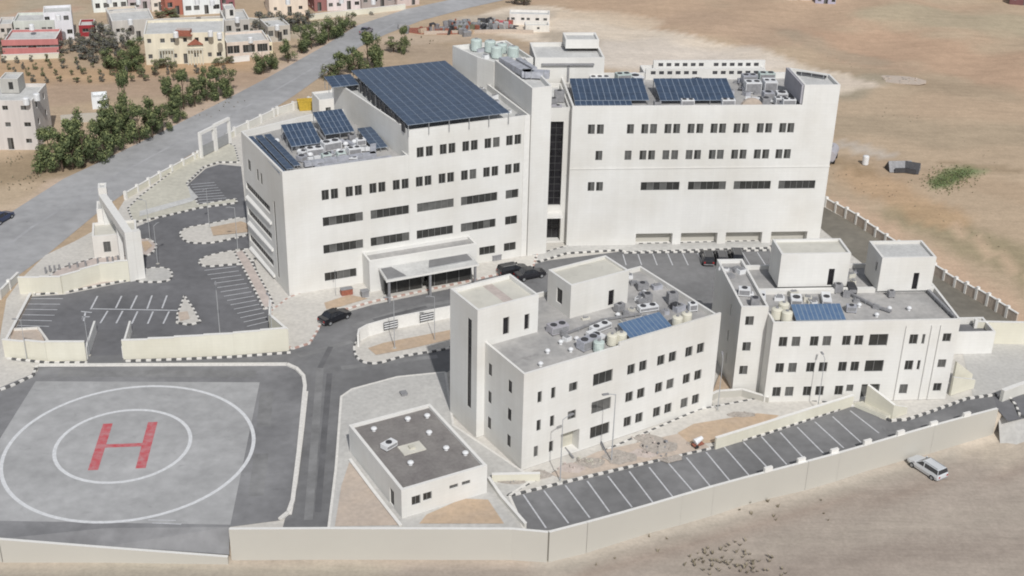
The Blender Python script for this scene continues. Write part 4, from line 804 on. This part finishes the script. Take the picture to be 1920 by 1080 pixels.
# ================================================================== VEHICLES
def car(label,pos,heading,color,z=0,L=4.6,Wd=1.85,H=1.5,suv=True,detail=True):
    m=mat('car_paint_'+label.split()[0],color,.35,.05,3,coat=.4)
    M['_p']=m
    v=at(*pos,z); t=thing('parked_car',label,'car',(v.x,v.y,z),heading)
    hl=L/2; w=Wd/2; bonnet=hl-.95; rear=-hl+ (.12 if suv else .7)
    # body: lofted sections front to rear
    secs=[(-hl,.42,.92,w*.86),(-hl+.12,.32,1.0,w*.97),(-hl+.9,.28,1.02,w),(0,.27,1.0,w),(bonnet-.25,.27,.98,w),(hl-.45,.30,.84,w*.97),(hl-.08,.34,.74,w*.86),(hl,.42,.64,w*.74)]
    mb=MB(); k=0
    for x,z0,z1,ww in secs:
        zm=(z0+z1)/2; mb.v+=[(x,-ww*.93,z0),(x,-ww,zm),(x,-ww*.92,z1),(x,ww*.92,z1),(x,ww,zm),(x,ww*.93,z0)]
    for i in range(len(secs)-1):
        for j in range(6):
            a=i*6+j; b=i*6+(j+1)%6; mb.f.append((a,b,b+6,a+6)[::-1]); mb.m.append(mb.mi(m))
    mb.f.append((0,1,2,3,4,5)); mb.m.append(mb.mi(m)); n=(len(secs)-1)*6; mb.f.append(tuple(n+i for i in (5,4,3,2,1,0))); mb.m.append(mb.mi(m))
    mb.build('body',t)
    # cabin: pillars and roof painted, glazing as its own part
    r0,r1=rear+(.15 if suv else .55),bonnet-1.1; b0,b1=rear+.02,bonnet-.35; zt=H; ww=w*.9; wt=w*.74
    mb=MB(); mb.face([(r0,-wt,zt),(r1,-wt,zt),(r1,wt,zt),(r0,wt,zt)],m); mb.box(r0+.1,r1-.1,-wt*.9,wt*.9,zt,zt+.035,m)
    for s_ in (-1,1):
        for xb,xt in ((b0,r0),(-.15,-.1),(b1,r1)):
            mb.face([(xb-.06,s_*ww*1.005,.98),(xb+.06,s_*ww*1.005,.98),(xt+.06,s_*wt*1.01,zt),(xt-.06,s_*wt*1.01,zt)],m)
    mb.build('roof',t)
    mb=MB()
    for s_ in (-1,1): mb.face([(b0,s_*ww,.98),(b1,s_*ww,.98),(r1,s_*wt,zt-.005),(r0,s_*wt,zt-.005)],'carglass')
    mb.face([(b1,-ww,.98),(b1,ww,.98),(r1,wt,zt-.005),(r1,-wt,zt-.005)],'carglass'); mb.face([(b0,-ww,.98),(b0,ww,.98),(r0,wt,zt-.005),(r0,-wt,zt-.005)],'carglass'); mb.build('windows',t)
    for x in (-hl+.85,hl-.9):
        for s_ in (-1,1):
            o=MB().tube((0,-.11,0),(0,.11,0),.34,.34,14,'tyre').tube((0,-.12,0),(0,.12,0),.2,.2,10,'steel').build('wheel',t); o.location=(x,s_*(w-.09),.34)
    for s_ in (-1,1):
        MB().box(hl-.10,hl-.01,s_*w*.62-.17,s_*w*.62+.17,.56,.68,'lightw').build('headlight',t); MB().box(-hl-.015,-hl+.05,s_*w*.68-.12,s_*w*.68+.12,.62,.86,'lightr').build('tail_light',t)
    MB().box(-hl-.02,-hl+.02,-w*.8,w*.8,.36,.5,'grey').build('bumper',t)
    if suv and detail:
        for s_ in (-1,1): MB().tube((r0+.2,s_*wt*.85,zt+.1),(r1-.2,s_*wt*.85,zt+.1),.025,.025,6,'steel').build('roof_rail',t)
    for s_ in (-1,1): MB().box(b1-.1,b1+.08,s_*(w+.05)-.08,s_*(w+.05)+.08,.98,1.12,m).build('mirror',t)
    return t
def hdg(a,b,z=0): a,b=at(*a,z),at(*b,z); return math.atan2(b.y-a.y,b.x-a.x)
car('white estate car standing alone on the dirt below the long wall',(1737,884),hdg((1760,893),(1712,862),ZO),(.62,.64,.66),ZO,4.7)
car('blue dark car driving on the highway at the left photo edge',(3,414),hdg((0,430),(60,395)),(.03,.045,.10),-.04,4.5,suv=False)
car('black car on the hospital drive beside the red kerb',(628,600),hdg((600,612),(660,588)),(.012,.013,.018),0,4.6,suv=False)
car('grey small car far up the highway between the tree rows',(687,62),hdg((660,80),(720,45)),(.25,.23,.26),-.04,4.3,suv=False,detail=False)
car('charcoal car parked at the right end of the rear car park row',(1326,489),hdg((1326,495),(1322,478)),(.03,.03,.033),0,4.5)
car('graphite car parked beside the charcoal one behind the right block',(1352,489),hdg((1352,495),(1348,478)),(.05,.05,.055),0,4.7)
car('anthracite van behind the parapet of the right staff block',(1379,488),hdg((1379,495),(1374,478)),(.04,.04,.045),0,4.9,H=1.9)
car('darkest car parked behind the nearest block towards the entrance',(962,512),hdg((945,516),(985,508)),(.015,.015,.018),0,4.6)
car('shiny black car with white roof glare behind the nearest block',(994,520),hdg((975,524),(1015,516)),(.02,.02,.025),0,4.6,suv=False)
# ================================================================== VILLAGE
def house(name,label,bl,br,h,depth,color,floors=2,cols=3,door=True,par=.5,m=None,roof='rooflight',win=(1.1,1.2),extra=None,z=-.1,flip=None,wk='dl',cat='house'):
    a,b=at(*bl,z),at(*br,z); d=b-a; L=d.length; t=thing(name,label,cat,(a.x,a.y,z),math.atan2(d.y,d.x)); mm=m or house_mat('render_%d_%d_%d'%color,srgb(*color))
    M['_h']=mm; H=[]; fh=h/floors if floors else h
    for f in range(floors):
        for c in range(cols):
            x=L*(c+.5)/cols+random.uniform(-.3,.3)
            if door and f==0 and c==cols//2: H.append((x-.5,x+.5,.05,2.2,.2,'d')); continue
            zc=f*fh+fh*.55; w=win[0]*random.uniform(.85,1.15); hh=min(win[1],fh*.5)
            H.append((x-w/2,x+w/2,zc-hh/2,zc+hh/2,.2,random.choice(wk)))
    side=[(depth*(i+.5)/2-.5,depth*(i+.5)/2+.5,f*fh+fh*.3,f*fh+fh*.3+1.1,.2,'d') for i in range(2) for f in range(floors)]
    block(t,rect(0,L,0,depth),0,h,{0:H,1:side,3:side},par=par,m='_h',roof=roof,th=.25)
    if extra: extra(t,L,depth,h)
    return t
def tower(u0,u1,v0,v1,hh,col=None,win_=True):
    def f(t,L,D,h):
        M['_h2']=house_mat('render_%d_%d_%d'%col,srgb(*col)) if col else M['_h']
        block(t,rect(L*u0,L*u1,D*v0,D*v1),h-.4,h+hh,{0:[(L*(u1-u0)*.45,L*(u1-u0)*.45+.8,h+.2,h+1.6,.2,'d')] if win_ and L*(u1-u0)>2 else []},par=.25,m='_h2',roof='rooflight',name='roof_room',th=.2)
    return f
house('village_house','big unfinished grey white block house with four small windows at the left edge',(-28,281),(73,281),9.0,9.5,(205,200,196),3,3,extra=tower(.28,.62,.55,.95,2.2,(180,178,172)),win=(1.0,.8))
def cream_extra(t,L,D,h):
    for x0,x1,z0 in ((.17,.36,1.6),(.52,.72,1.5)):
        mb=MB(); 
        mb.box(L*x0,L*x1,-1.0,-.01,z0+1.6,z0+1.8,'pavebeige'); n=5
        for i in range(n+1): x=L*x0+(L*(x1-x0)-.25)*i/n; mb.box(x,x+.25,-1.0,-.75,.0,z0+1.6,'pavebeige')
        mb.build('veranda',t)
    mb=MB(); mb.face([(L*.53,-.5,4.1),(L*.73,-.5,4.1),(L*.63,-.5,5.3)],'rust'); mb.face([(L*.53,-.5,4.1),(L*.63,-.5,5.3),(L*.63,-.01,5.3),(L*.53,-.01,4.1)],'rust').face([(L*.63,-.5,5.3),(L*.73,-.5,4.1),(L*.73,-.01,4.1),(L*.63,-.01,5.3)],'rust'); mb.build('porch_gable',t)
house('village_house','broad cream house with red porch gable behind the orchard',(275,122),(424,117),6.6,11,(222,214,194),2,7,extra=cream_extra,win=(.9,.9))
house('village_house','grey flat roofed house with two black windows behind the dark trees',(214,80),(292,74),4.8,9,(196,192,186),1,4,win=(.9,.8),wk='d')
house('village_house','white upper storey house on a dark base above the red shed',(88,76),(140,73),6.2,6,(222,222,226),2,3,win=(1.0,1.0))
house('animal_shed','long pinkish red shed with dark gaps under its roof at the left',(12,104),(108,102),3.4,8,(188,124,122),1,2,door=False,win=(6.5,.5),wk='d',roof='rooflight',cat='shed')  # distance haze is mixed into the red, paler and less saturated
house('village_house','pale mint low house right behind the long red shed',(30,78),(106,76),4.6,7,(200,204,196),1,5,win=(1.0,1.0))
house('village_house','small dark red hut between grey trees and a white wall',(150,69),(178,68),2.6,5,(150,52,58),1,1,door=False,win=(1.4,.8),wk='d',cat='hut')
house('village_house','white house with one black square window at the top edge',(176,24),(240,20),5.8,8,(226,230,226),2,4,win=(1.2,1.2))
house('village_house','lilac grey house with open upper floor near the top edge',(243,22),(283,19),5.5,7,(190,180,182),2,2,win=(2.0,1.2))
house('village_house','cream white narrow house left of the terracotta porch',(285,22),(311,20),5.6,6,(228,222,212),2,2,win=(.9,.9))
house('village_house','terracotta topped house between two pale ones at the top',(312,30),(344,27),4.6,6,(176,112,96),1,2,win=(1.1,1.2),roof='rust')
house('village_house','bright white two storey house with dark triple window',(345,29),(414,25),6.0,8,(228,232,232),2,4,win=(1.3,1.1))
house('village_house','maroon and pink house right of the bright white one',(415,22),(441,20),4.4,7,(150,100,106),1,2,win=(1.0,1.0))
house('village_house','pink cream two storey house with three small windows at the top',(506,31),(578,27),6.4,8,(226,212,196),2,3,win=(.8,.8))
house('village_house','maroon striped narrow house next to the pink cream one',(590,22),(613,20),5.0,6,(150,106,104),2,1,win=(.8,.9))
house('village_house','lilac white house with low dark openings beside the highway',(614,21),(676,17),5.4,8,(222,212,212),2,4,win=(1.1,.9))
house('village_house','grey flat house at the top right of the village',(678,18),(740,13),3.8,8,(168,158,154),1,4,win=(1.1,.9))
house('village_house','small rosy house with bright parapet where the highway leaves the village',(745,14),(786,8),3.6,6,(206,190,184),1,2,win=(1.0,.8))
house('village_house','grey courtyard house with white roof patch behind the dark trees',(424,73),(470,70),4.2,9,(186,182,176),1,3,win=(1.0,1.3),extra=tower(.1,.5,.3,.8,1.8,(214,210,204)))
house('village_house','low long house with a row of brown piers beside the cream house',(427,111),(506,105),3.6,8,(214,200,188),1,6,door=False,win=(1.3,1.7),wk='d')
house('village_house','pale grey house with white slab roof below the grey trees',(504,80),(545,76),3.6,7,(190,184,174),1,3,win=(1.2,1.3))
house('village_house','small yellow cream house with dark garage opening by the bushes',(468,107),(512,104),3.0,6,(232,220,190),1,2,door=False,win=(1.8,1.2),wk='d')
house('village_house','little mint house behind the terrace wall at the far left',(0,72),(26,71),3.2,6,(196,190,184),1,2,win=(.9,.9))
house('village_house','flat beige house above the mint house row',(205,52),(262,48),3.2,6,(208,196,180),1,4,win=(.8,.8))
house('storage_shed','small white metal shed beside the dark conifers',(174,205),(203,203),2.3,3.5,(232,236,240),1,1,door=False,win=(.8,.6),cat='shed')
rc=MB().prism([(0,0),(3.6,0),(3.6,2.4),(0,2.4)],0,.15,'rust').prism([(.3,.3),(3.3,.3),(3.3,2.1),(.3,2.1)],.15,1.2,'rust','pavepink').build('roof_canopy'); rc.location=(*at(326,66,6.2)[:2],6.0); tag(rc,'small red box with pink top on the roof of the broad cream house','roof box')
pwall('garden_wall','low grey lilac wall beside the unfinished block house',[(115,232),(160,228),(200,226)],1.6,'concgrey',coping=False)
pwall('garden_wall','long white garden wall above the roadside bushes',[(580,37),(640,30),(700,24),(760,17)],1.2,'cream')
pwall('garden_wall','broken pale terrace wall across the village slope',[(180,58),(300,44),(430,38),(500,45)],1.0,'concgrey')
pwall('garden_wall','white wall below the long low house',[(428,117),(468,113)],1.0,'trim')
pwall('garden_wall','cream field wall along the orchard behind the shed',[(4,112),(60,110),(112,108)],1.0,'cream')
for px,py,z_ in [(50,196,8.4),(70,188,8.4),(330,70,6.1),(395,68,6.1),(412,72,6.1),(245,46,4.3),(110,38,5.7),(60,56,4.1),(205,6,5.3),(260,8,5.0),(370,8,5.5),(398,10,5.5),(540,8,5.9),(640,6,4.9),(700,8,3.3),(445,42,3.7),(470,80,3.1),(520,56,3.1)]:
    x=MB().tube((0,0,0),(0,0,1.1),.55,.55,10,'white').dome((0,0,1.09),.55,.2,'white').build('water_tank'); x.location=at(px,py,z_); tag(x,'small white water tank standing on a flat roof of the village','water tank','small water tanks on the village roofs')
# far right hamlet scraps and things by the top edge
for i,(bl,br,h,dp,c,l) in enumerate([((1476,4),(1520,5),2.6,6,(206,200,196),'low pale shed at the top edge above the fields'),((1528,9),(1566,11),2.4,5,(176,172,188),'lilac grey shed beside the dark one at the top edge'),((1840,-4),(1890,0),4,8,(190,176,166),'beige shed at the top right corner'),((1892,8),(1950,14),3,6,(120,84,84),'dark red low shed in the top right corner')]):
    house('field_shed',l,bl,br,h,dp,c,1,3,win=(.9,.8),cat='shed')
# yard with red plants, scrap and a white lorry near the top
house('site_cabin','long white cabin with open bed at the right end of the scrap yard',(955,46),(1030,48),2.6,4,(226,222,216),1,5,door=False,win=(.8,.6),cat='cabin')
house('site_cabin','low pale cabin lying in front of the long white one',(985,60),(1030,60),1.6,3,(220,216,208),1,1,door=False,win=(.6,.5),cat='cabin')
def scrap(name,label,cat,pos,sx,sy,h,m,seed,n=14,z=0,k=1):
    r=random.Random(seed); mb=MB()
    for i in range(n):
        x,y=r.gauss(0,sx*.38),r.gauss(0,sy*.38); s=r.uniform(.25,.8)*min(1,h)*k; T=Matrix.Translation((x,y,0))@Matrix.Rotation(r.uniform(0,3),4,'Z')@Matrix.Rotation(r.uniform(-.35,.35),4,'X')
        mb.box(-s*r.uniform(.5,1.6),s*r.uniform(.5,1.6),-s*.6,s*.6,-.1,h*r.uniform(.3,1),r.choice(m),T=T)
    mb.prism([(math.cos(a)*sx*.85*r.uniform(.75,1.1),math.sin(a)*sy*.85*r.uniform(.75,1.1)) for a in [6.283*q/12 for q in range(12)]],-.1,.03+.009*(seed%11),m[0])
    o=mb.build(name); v=at(*pos,z); o.location=v; return tag(o,label,cat)
scrap('scrap_heap','reddish scrap heap at the left end of the yard by the highway','heap',(818,58),10,4,1.6,['rust','soil','grey'],3,26)
scrap('scrap_heap','brown red scrap heap in the middle of the yard by the highway','heap',(850,56),9,4,1.8,['rust','grey','dark'],4,26)
scrap('scrap_heap','olive and grey heap between the red ones in the yard','heap',(880,54),6,4,2.0,['leafo','grey','steel'],5,20)
scrap('scrap_heap','dark scrap heap round a pale crate in the yard','heap',(915,50),9,4,1.8,['dark','grey','roofc'],6,24)
scrap('scrap_heap','bright red heap touching the long white cabin','heap',(940,49),4,3,1.7,['rust','red'],7,12)
pwall('yard_wall','low pink and beige wall in front of the scrap yard',[(795,64),(870,62),(960,60),(1000,62)],.7,'soilp',coping=False)
# ---- right field: round tank, barrel, tents, dark spots
t=thing('water_tanker','pinkish grey tank trailer lying against the east wing corner','tank trailer',at(1556,300,0),math.radians(70))
MB().tube((-2.2,0,1.4),(2.2,0,1.4),1.15,1.15,16,'lilac').build('tank',t); MB().box(-2.4,2.6,-.7,.7,.35,.55,'dark').build('chassis',t)
for x in (-1.5,1.5):
    for y in (-.9,.9): o=MB().tube((0,-.15,0),(0,.15,0),.45,.45,12,'tyre').build('wheel',t); o.location=(x,y,.45)
MB().tube((0,0,2.5),(0,0,2.8),.3,.3,10,'grey').build('hatch',t)
dr=MB().tube((0,0,0),(0,0,1.5),.55,.55,12,'white').dome((0,0,1.49),.55,.2,'white',12).build('barrel'); dr.location=at(1622,308,0); tag(dr,'bright white barrel alone in the field right of the east wing','barrel')
for i,(p,a,l) in enumerate([((1685,318),.1,'grey ridge tent with dark open front in the right field'),((1708,320),-.4,'smaller dark tent right of the grey ridge tent')]):
    tt=thing('field_tent',l,'tent',at(*p),a); w=2.6-i*.8; tt.scale=(.8,.8,.75)
    MB().face([(-w,-1.6,0),(w,-1.6,0),(w,0,2.2),(-w,0,2.2)],'dark' if i else 'grey').face([(-w,0,2.2),(w,0,2.2),(w,1.8,0),(-w,1.8,0)],'lilac').build('canvas',tt); MB().face([(-w,-1.6,0),(-w,0,2.2),(-w,1.8,0)],'dark').build('end_flap',tt); MB().face([(w,-1.6,0),(w,1.8,0),(w,0,2.2)],'grey').build('end_flap',tt); MB().box(-w*.6,w*.7,-1.9,-1.62,0,1.1,'dark').build('opening',tt)
scrap('rubble_heap','low whitish rubble heap scattered beyond the end of the haul road','heap',(1690,150),7,4,.3,['soilp','rock'],11,20,-.1)
sc_=scrap('yellow_skip','','skip',(573,196),1,1,1,['yellow'],1,1); bpy.data.objects.remove(sc_)
sk=thing('waste_skip','yellow open skip behind the hospital near the highway wall','skip',at(573,205),.3)
mb=MB(); 
for a,b in (((-1.5,-1),(1.5,-1)),((1.5,-1),(1.5,1)),((1.5,1),(-1.5,1)),((-1.5,1),(-1.5,-1))): mb.face([(a[0]*.8,a[1]*.8,0),(b[0]*.8,b[1]*.8,0),(b[0],b[1],1.9),(a[0],a[1],1.9)],'yellow')
mb.face([(-1.2,-.8,.3),(1.2,-.8,.3),(1.2,.8,.3),(-1.2,.8,.3)],'soil'); mb.build('container',sk); MB().box(-1.55,1.55,-1.05,-.98,1.8,2.0,'yellow').build('rim',sk)
sh=thing('workshop_shed','pale shed with a dark doorway behind the low west wing roof','shed',(*at(600,232)[:2],0),math.radians(24)); block(sh,rect(0,6.5,0,5),0,4.6,{0:[(1.2,2.2,.1,3.0,.25,'d')]},par=.3,roof='rooflight',m='stone2')
# ---- rubble and building materials beside the nearest block
for i,(p,sx,sy,h,ms,l) in enumerate([((1160,858),3,2,.5,['rock','pavepink'],'pinkish rubble patch before the wide ground window'),((1235,838),3.4,2.2,.8,['rock','grey','dark'],'dark mixed rubble pile near the orange soil bed'),((1252,856),2.4,1.6,.6,['rock','grey'],'grey rubble pile touching the lower car park kerb'),((1208,850),2.5,1.5,.5,['pavepink','rock'],'pink brick pile between the two darker rubble piles'),((1072,878),2.2,1.5,.5,['pavepink','rock'],'pinkish brick scatter at the foot of the recessed door'),((1108,868),2.6,1.6,.7,['rock','pavebeige'],'beige stone pile right of the recessed door'),((1216,822),2.6,1.4,.5,['rock','pavepink'],'small grey pile below the right window pairs'),((1012,890),2.0,1.2,.4,['rock','concgrey'],'pale stone scatter at the corner of the nearest block'),((960,900),2.4,1.5,.4,['rock','grey'],'grey scatter behind the generator house corner'),((1390,778),2.6,1,.4,['rock'],'small rubble pile between the staff blocks')]):
    scrap('rubble_heap',l,'rubble heap',p,sx*.8,sy*.8,h*.55,ms,20+i,13,.2,.6)
mx=thing('concrete_mixer','small white and rust coloured concrete mixer by the orange soil bed','mixer',at(1308,838,.15),.5)
mx.scale=(.75,.75,.75); MB().tube((-.6,0,1.0),(.7,0,1.5),.55,.3,12,'white').build('drum',mx); MB().box(-.9,.9,-.4,.4,.45,.6,'rust').build('chassis',mx)
for y in (-.5,.5): o=MB().tube((0,-.06,0),(0,.06,0),.35,.35,10,'tyre').build('wheel',mx); o.location=(-.5,y,.35)
for i,(p,q,l) in enumerate([((1126,826),(1142,862),'dark plank lying toward the nearest block wall'),((1060,840),(1075,858),'short brown plank beside the recessed door')]):
    a,b=at(*p,.2),at(*q,.2); o=MB().tube((0,0,0),tuple(b-a),.13,.13,5,'grey').build('plank'); o.location=a; tag(o,l,'plank')
# parking drain covers and benches near the hospital front
for i,(p,w,h,m,l) in enumerate([((650,552),1.6,.9,'rust','rust brown electrical cabinet before the lowest strip window'),((684,556),1.0,.9,'grey','squat grey cabinet left of the entrance block'),((930,487),1.4,.8,'grey','grey cabinet below the last ground windows of the west wing'),((757,741),.7,.35,'grey','small dark manhole box on the generator yard paving')]):
    o=MB().box(-w/2,w/2,-.4,.4,0,h,m).box(-w/2-.05,w/2+.05,-.45,.45,h,h+.08,'grey').build('utility_cabinet'); o.location=at(*p,.12); o.rotation_euler=(0,0,.4); tag(o,l,'cabinet')
# ================================================================== VEGETATION
def crown(seed,n,lobes,leaf,mats,cone=False,sz=(1,1,1)):
    "leaf-sized faces spread through several lobes; unit crown about 1 high, 0.5 radius"
    r=random.Random(seed); mb=MB(); Ls=[]
    for i in range(lobes):
        zz=r.uniform(.12,.85); rad=(.34*(1-zz)**.7+.05) if cone else .30*math.sin(math.pi*min(.97,zz*.8+.15)); a=r.uniform(0,6.28)
        Ls.append((math.cos(a)*rad*r.uniform(.4,1.1),math.sin(a)*rad*r.uniform(.4,1.1),zz,r.uniform(.10,.19)*(1.25-zz*.5 if cone else 1.15)))
    for i in range(n):
        c=r.choice(Ls); d=Vector((r.gauss(0,1),r.gauss(0,1),r.gauss(0,.8))).normalized()*c[3]*(r.random()**.4)
        p=Vector(c[:3])+d; nn=Vector((r.gauss(0,.6),r.gauss(0,.6),1)).normalized() if r.random()<.5 else (d+Vector((0,0,.03))).normalized()
        t=nn.orthogonal().normalized(); t.rotate(Matrix.Rotation(r.uniform(0,6.28),3,nn)); b=nn.cross(t); s=leaf*r.uniform(.6,1.4)
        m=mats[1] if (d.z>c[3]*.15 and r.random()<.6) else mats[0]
        mb.face([p-t*s,p-b*s*.55,p+t*s,p+b*s*.55],m)
    return mb.mesh('crown')
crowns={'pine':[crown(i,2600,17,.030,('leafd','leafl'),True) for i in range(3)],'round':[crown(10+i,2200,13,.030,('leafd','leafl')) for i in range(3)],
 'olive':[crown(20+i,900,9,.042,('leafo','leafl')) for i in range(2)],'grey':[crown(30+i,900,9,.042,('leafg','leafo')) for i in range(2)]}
def trunkmesh(seed):
    r=random.Random(seed); mb=MB().tube((0,0,0),(.02,.01,.45),.035,.022,7,'bark').tube((.02,.01,.44),(-.01,.02,.8),.022,.008,6,'bark')
    for i in range(6):
        a=r.uniform(0,6.28); z0=r.uniform(.2,.6); mb.tube((.01,.01,z0),(math.cos(a)*.26,math.sin(a)*.26,z0+r.uniform(.1,.25)),.012,.004,5,'bark')
    return mb.mesh('trunk')
trunks=[trunkmesh(i) for i in range(3)]
def tree(pos,h,w,kind,label,group,name=None,z=-.1):
    h*=.82; w*=.78
    v=at(*pos,z); t=thing(name or {'pine':'pine_tree','round':'conifer_tree','olive':'olive_tree','grey':'grey_tree'}[kind],label,'tree',(v.x,v.y,z),random.uniform(0,6.28),group)
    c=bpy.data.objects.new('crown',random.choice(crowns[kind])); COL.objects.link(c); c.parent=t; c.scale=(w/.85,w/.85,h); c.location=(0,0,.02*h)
    k=bpy.data.objects.new('trunk',random.choice(trunks)); COL.objects.link(k); k.parent=t; k.scale=(w*.9,w*.9,h*.95)
    return t
# roadside conifers: measured one by one
R_='conifers along the highway verge'
rt=[(96,318,8.5,8.5),(118,322,8,8),(138,318,9.5,8),(160,313,9,7.5),(182,306,8,7),(196,292,9.5,7.5),(212,284,9,7),(150,290,9,8),(205,262,9,6)]
for i,(x,y,h,w) in enumerate(rt): tree((x,y),h*1.18,w*.84,random.choice(['round','pine','pine']),'dense dark green conifer in the thick clump right of the unfinished block house',R_)
one=[(240,240,13.5,5.5,'pine','tallest slender conifer of the highway verge, rising above the clump'),(262,268,8.5,7,'round','bushy conifer right below the tallest slender one'),(232,262,8,7,'round','broad conifer at the left foot of the tallest slender one'),(286,258,9,8,'round','wide dark conifer right of the tallest one, nearest the road'),(306,246,6,6,'round','last low conifer at the right end of the second clump'),(318,218,9,6,'pine','upright light green conifer opening the third clump'),(345,205,9.5,6.5,'pine','tall conifer in the middle of the third clump'),(332,226,5.5,6,'round','low bush like conifer below the third clump'),(366,200,6.5,6,'round','short conifer joining the third and fourth clumps'),(388,190,8,6.5,'round','round conifer in the fourth clump'),(408,184,7.5,7,'round','wide conifer in the middle of the fourth clump'),(430,176,6,6.5,'round','last conifer at the right end of the fourth clump'),(494,138,7,7,'round','single bright bushy conifer near the low long house'),(508,130,5.5,5,'round','small companion right of the single bushy conifer'),(540,118,6,6,'round','conifer opening the long upper roadside row'),(566,100,7.5,7,'round','dark broad conifer at the bend of the upper roadside row'),(584,92,6.5,7,'round','second conifer of the upper roadside row'),(600,84,6.5,7,'round','third conifer of the upper roadside row'),(616,77,6.5,7,'round','fourth conifer of the upper roadside row'),(630,69,6.5,7,'round','fifth conifer of the upper roadside row'),(644,61,6,6,'round','sixth conifer of the upper roadside row'),(660,52,4.5,5,'olive','last pale tree of the upper roadside row'),
 (634,146,6.5,7.5,'round','light green tree just above the raised solar array corner'),(618,150,4,6,'olive','low olive bush left of the raised solar array'),(664,140,7,7,'round','middle tree between highway and raised solar array'),(690,132,10,8,'pine','tallest tree between highway and raised solar array'),(704,124,8,6.5,'round','right tree of the clump above the raised solar array'),(738,98,4,6.5,'olive','flat dark tree left of the thin one near the brown plot'),(758,100,7.5,4.2,'pine','thin upright tree on the brown plot edge'),
 (982,10,5,9,'olive','dark tree cut by the top photo edge above the yard'),(965,8,4,6,'olive','small dark tree left of the one at the top edge')]
for x,y,h,w,k_,l in one: tree((x,y),h*1.1,w*.85,('pine' if (k_=='round' and x<430) else k_),l,R_ if x<670 else 'trees behind the hospital')
for x,y,h,w in [(204,128,5.5,5.5),(222,134,6.5,7),(240,122,6.0,6),(252,134,6.5,6),(262,116,7,5),(246,108,5,5)]: tree((x,y),h,w,'round','olive green tree in the clump left of the broad cream house','trees left of the broad cream house')
for x,y,h,w in [(182,76,5.5,5),(196,84,6,6),(206,92,5,6),(188,98,4,6),(170,100,4,5),(176,88,4,4.5),(160,110,3.5,5),(150,84,3.5,4),(152,98,4,4),(134,96,4,4),(218,104,5,4.5),(120,100,3.5,4),(20,94,4.5,4),(6,100,4,5),(192,112,3.8,4.5),(236,92,6,4),(176,118,3.5,4)]: tree((x,y),h,w,'grey','dusty grey green tree among the old village huts','dusty trees among the village huts')
for x,y,h,w in [(490,56,5.5,5.5),(505,60,6,6),(520,52,5,6),(535,62,5.5,6),(548,54,5,5.5),(562,58,5.5,5.5),(578,50,4.8,5),(500,72,4.5,5),(482,68,4.5,4)]: tree((x,y),h,w,'grey','dark grey green tree in the row below the pink cream house','dark trees below the pink cream house')
for x,y,h,w in [(292,144,5,2.4),(325,138,4.5,2.6),(308,128,3.0,4.5),(300,128,3,4),(410,124,2.5,4),(430,120,2.3,3.5),(266,146,3.2,3),(318,30,2.6,4),(300,34,2.6,4),(328,33,2.8,4)]: tree((x,y),h,w,'olive','dull olive garden tree near the broad cream house','garden trees of the village')
# orchard: short staked trees in slanting rows
for r_ in range(4):
    for c_ in range(17):
        x=8+c_*26.5+r_*9+random.uniform(-3,3); y=118+r_*12.5-c_*.25+random.uniform(-1.5,1.5)
        if (x>262 and y<136) or (x>330 and y<150 and r_<2) or x>440: continue
        tree((x,y),random.uniform(1.6,2.6),random.uniform(1.3,2.2),random.choice(['olive','grey']),'short young olive tree in the slanting orchard rows','young olive trees of the orchard','young_olive_tree')
# weeds: uncountable low tufts
def tufts(name,label,regions,mats,seed,z=0):
    r=random.Random(seed); mb=MB()
    for (pts,n,h) in regions:
        P=[at(*p,z) for p in pts]
        for i in range(n):
            a,b=r.choice(list(zip(P,P[1:]))); t=r.random(); c=a.lerp(b,t)+Vector((r.gauss(0,1.6),r.gauss(0,1.6),0))
            for k in range(5):
                an=r.uniform(0,6.28); s=h*r.uniform(.5,1.2); d=Vector((math.cos(an),math.sin(an),0)); e=Vector((-d.y,d.x,0))*s*.35
                mb.face([c-e,c+e,c+d*s*.7+Vector((0,0,s))],r.choice(mats))
    o=mb.build(name); return stuffo(o,label,'plants')
tufts('weeds','patch of fresh green weeds in the right hand field',[([(1760,350),(1782,334),(1808,320)],700,.22)],['leafl','leafl','leafo'],1,-.05)
tufts('dry_scrub','dark dry scrub tufts scattered on the foreground dirt and field edges',[([(1310,1060),(1380,1045),(1440,1070)],60,.35),([(1330,1072),(1400,1060)],30,.3),([(1080,950+75),(1250,985)],14,.3),([(1340,955),(1450,925)],14,.4),([(1480,975),(1540,965)],5,.3)],['scrub'],2,ZO+.02)
tufts('dry_scrub','olive scrub and dead bushes dotted over the right hand fields',[([(1570,330),(1700,380),(1900,480)],26,.2),([(1590,200),(1750,230),(1920,330)],22,.2),([(1500,90),(1700,160)],10,.2)],['scrub'],3,-.05)
tufts('verge_scrub','dry olive scrub along both highway verges',[([(10,350),(70,330)],30,.3),([(380,215),(440,185)],16,.3),([(740,80),(800,75)],20,.4),([(0,300),(80,300)],16,.3)],['scrub','leafo'],4,-.1)
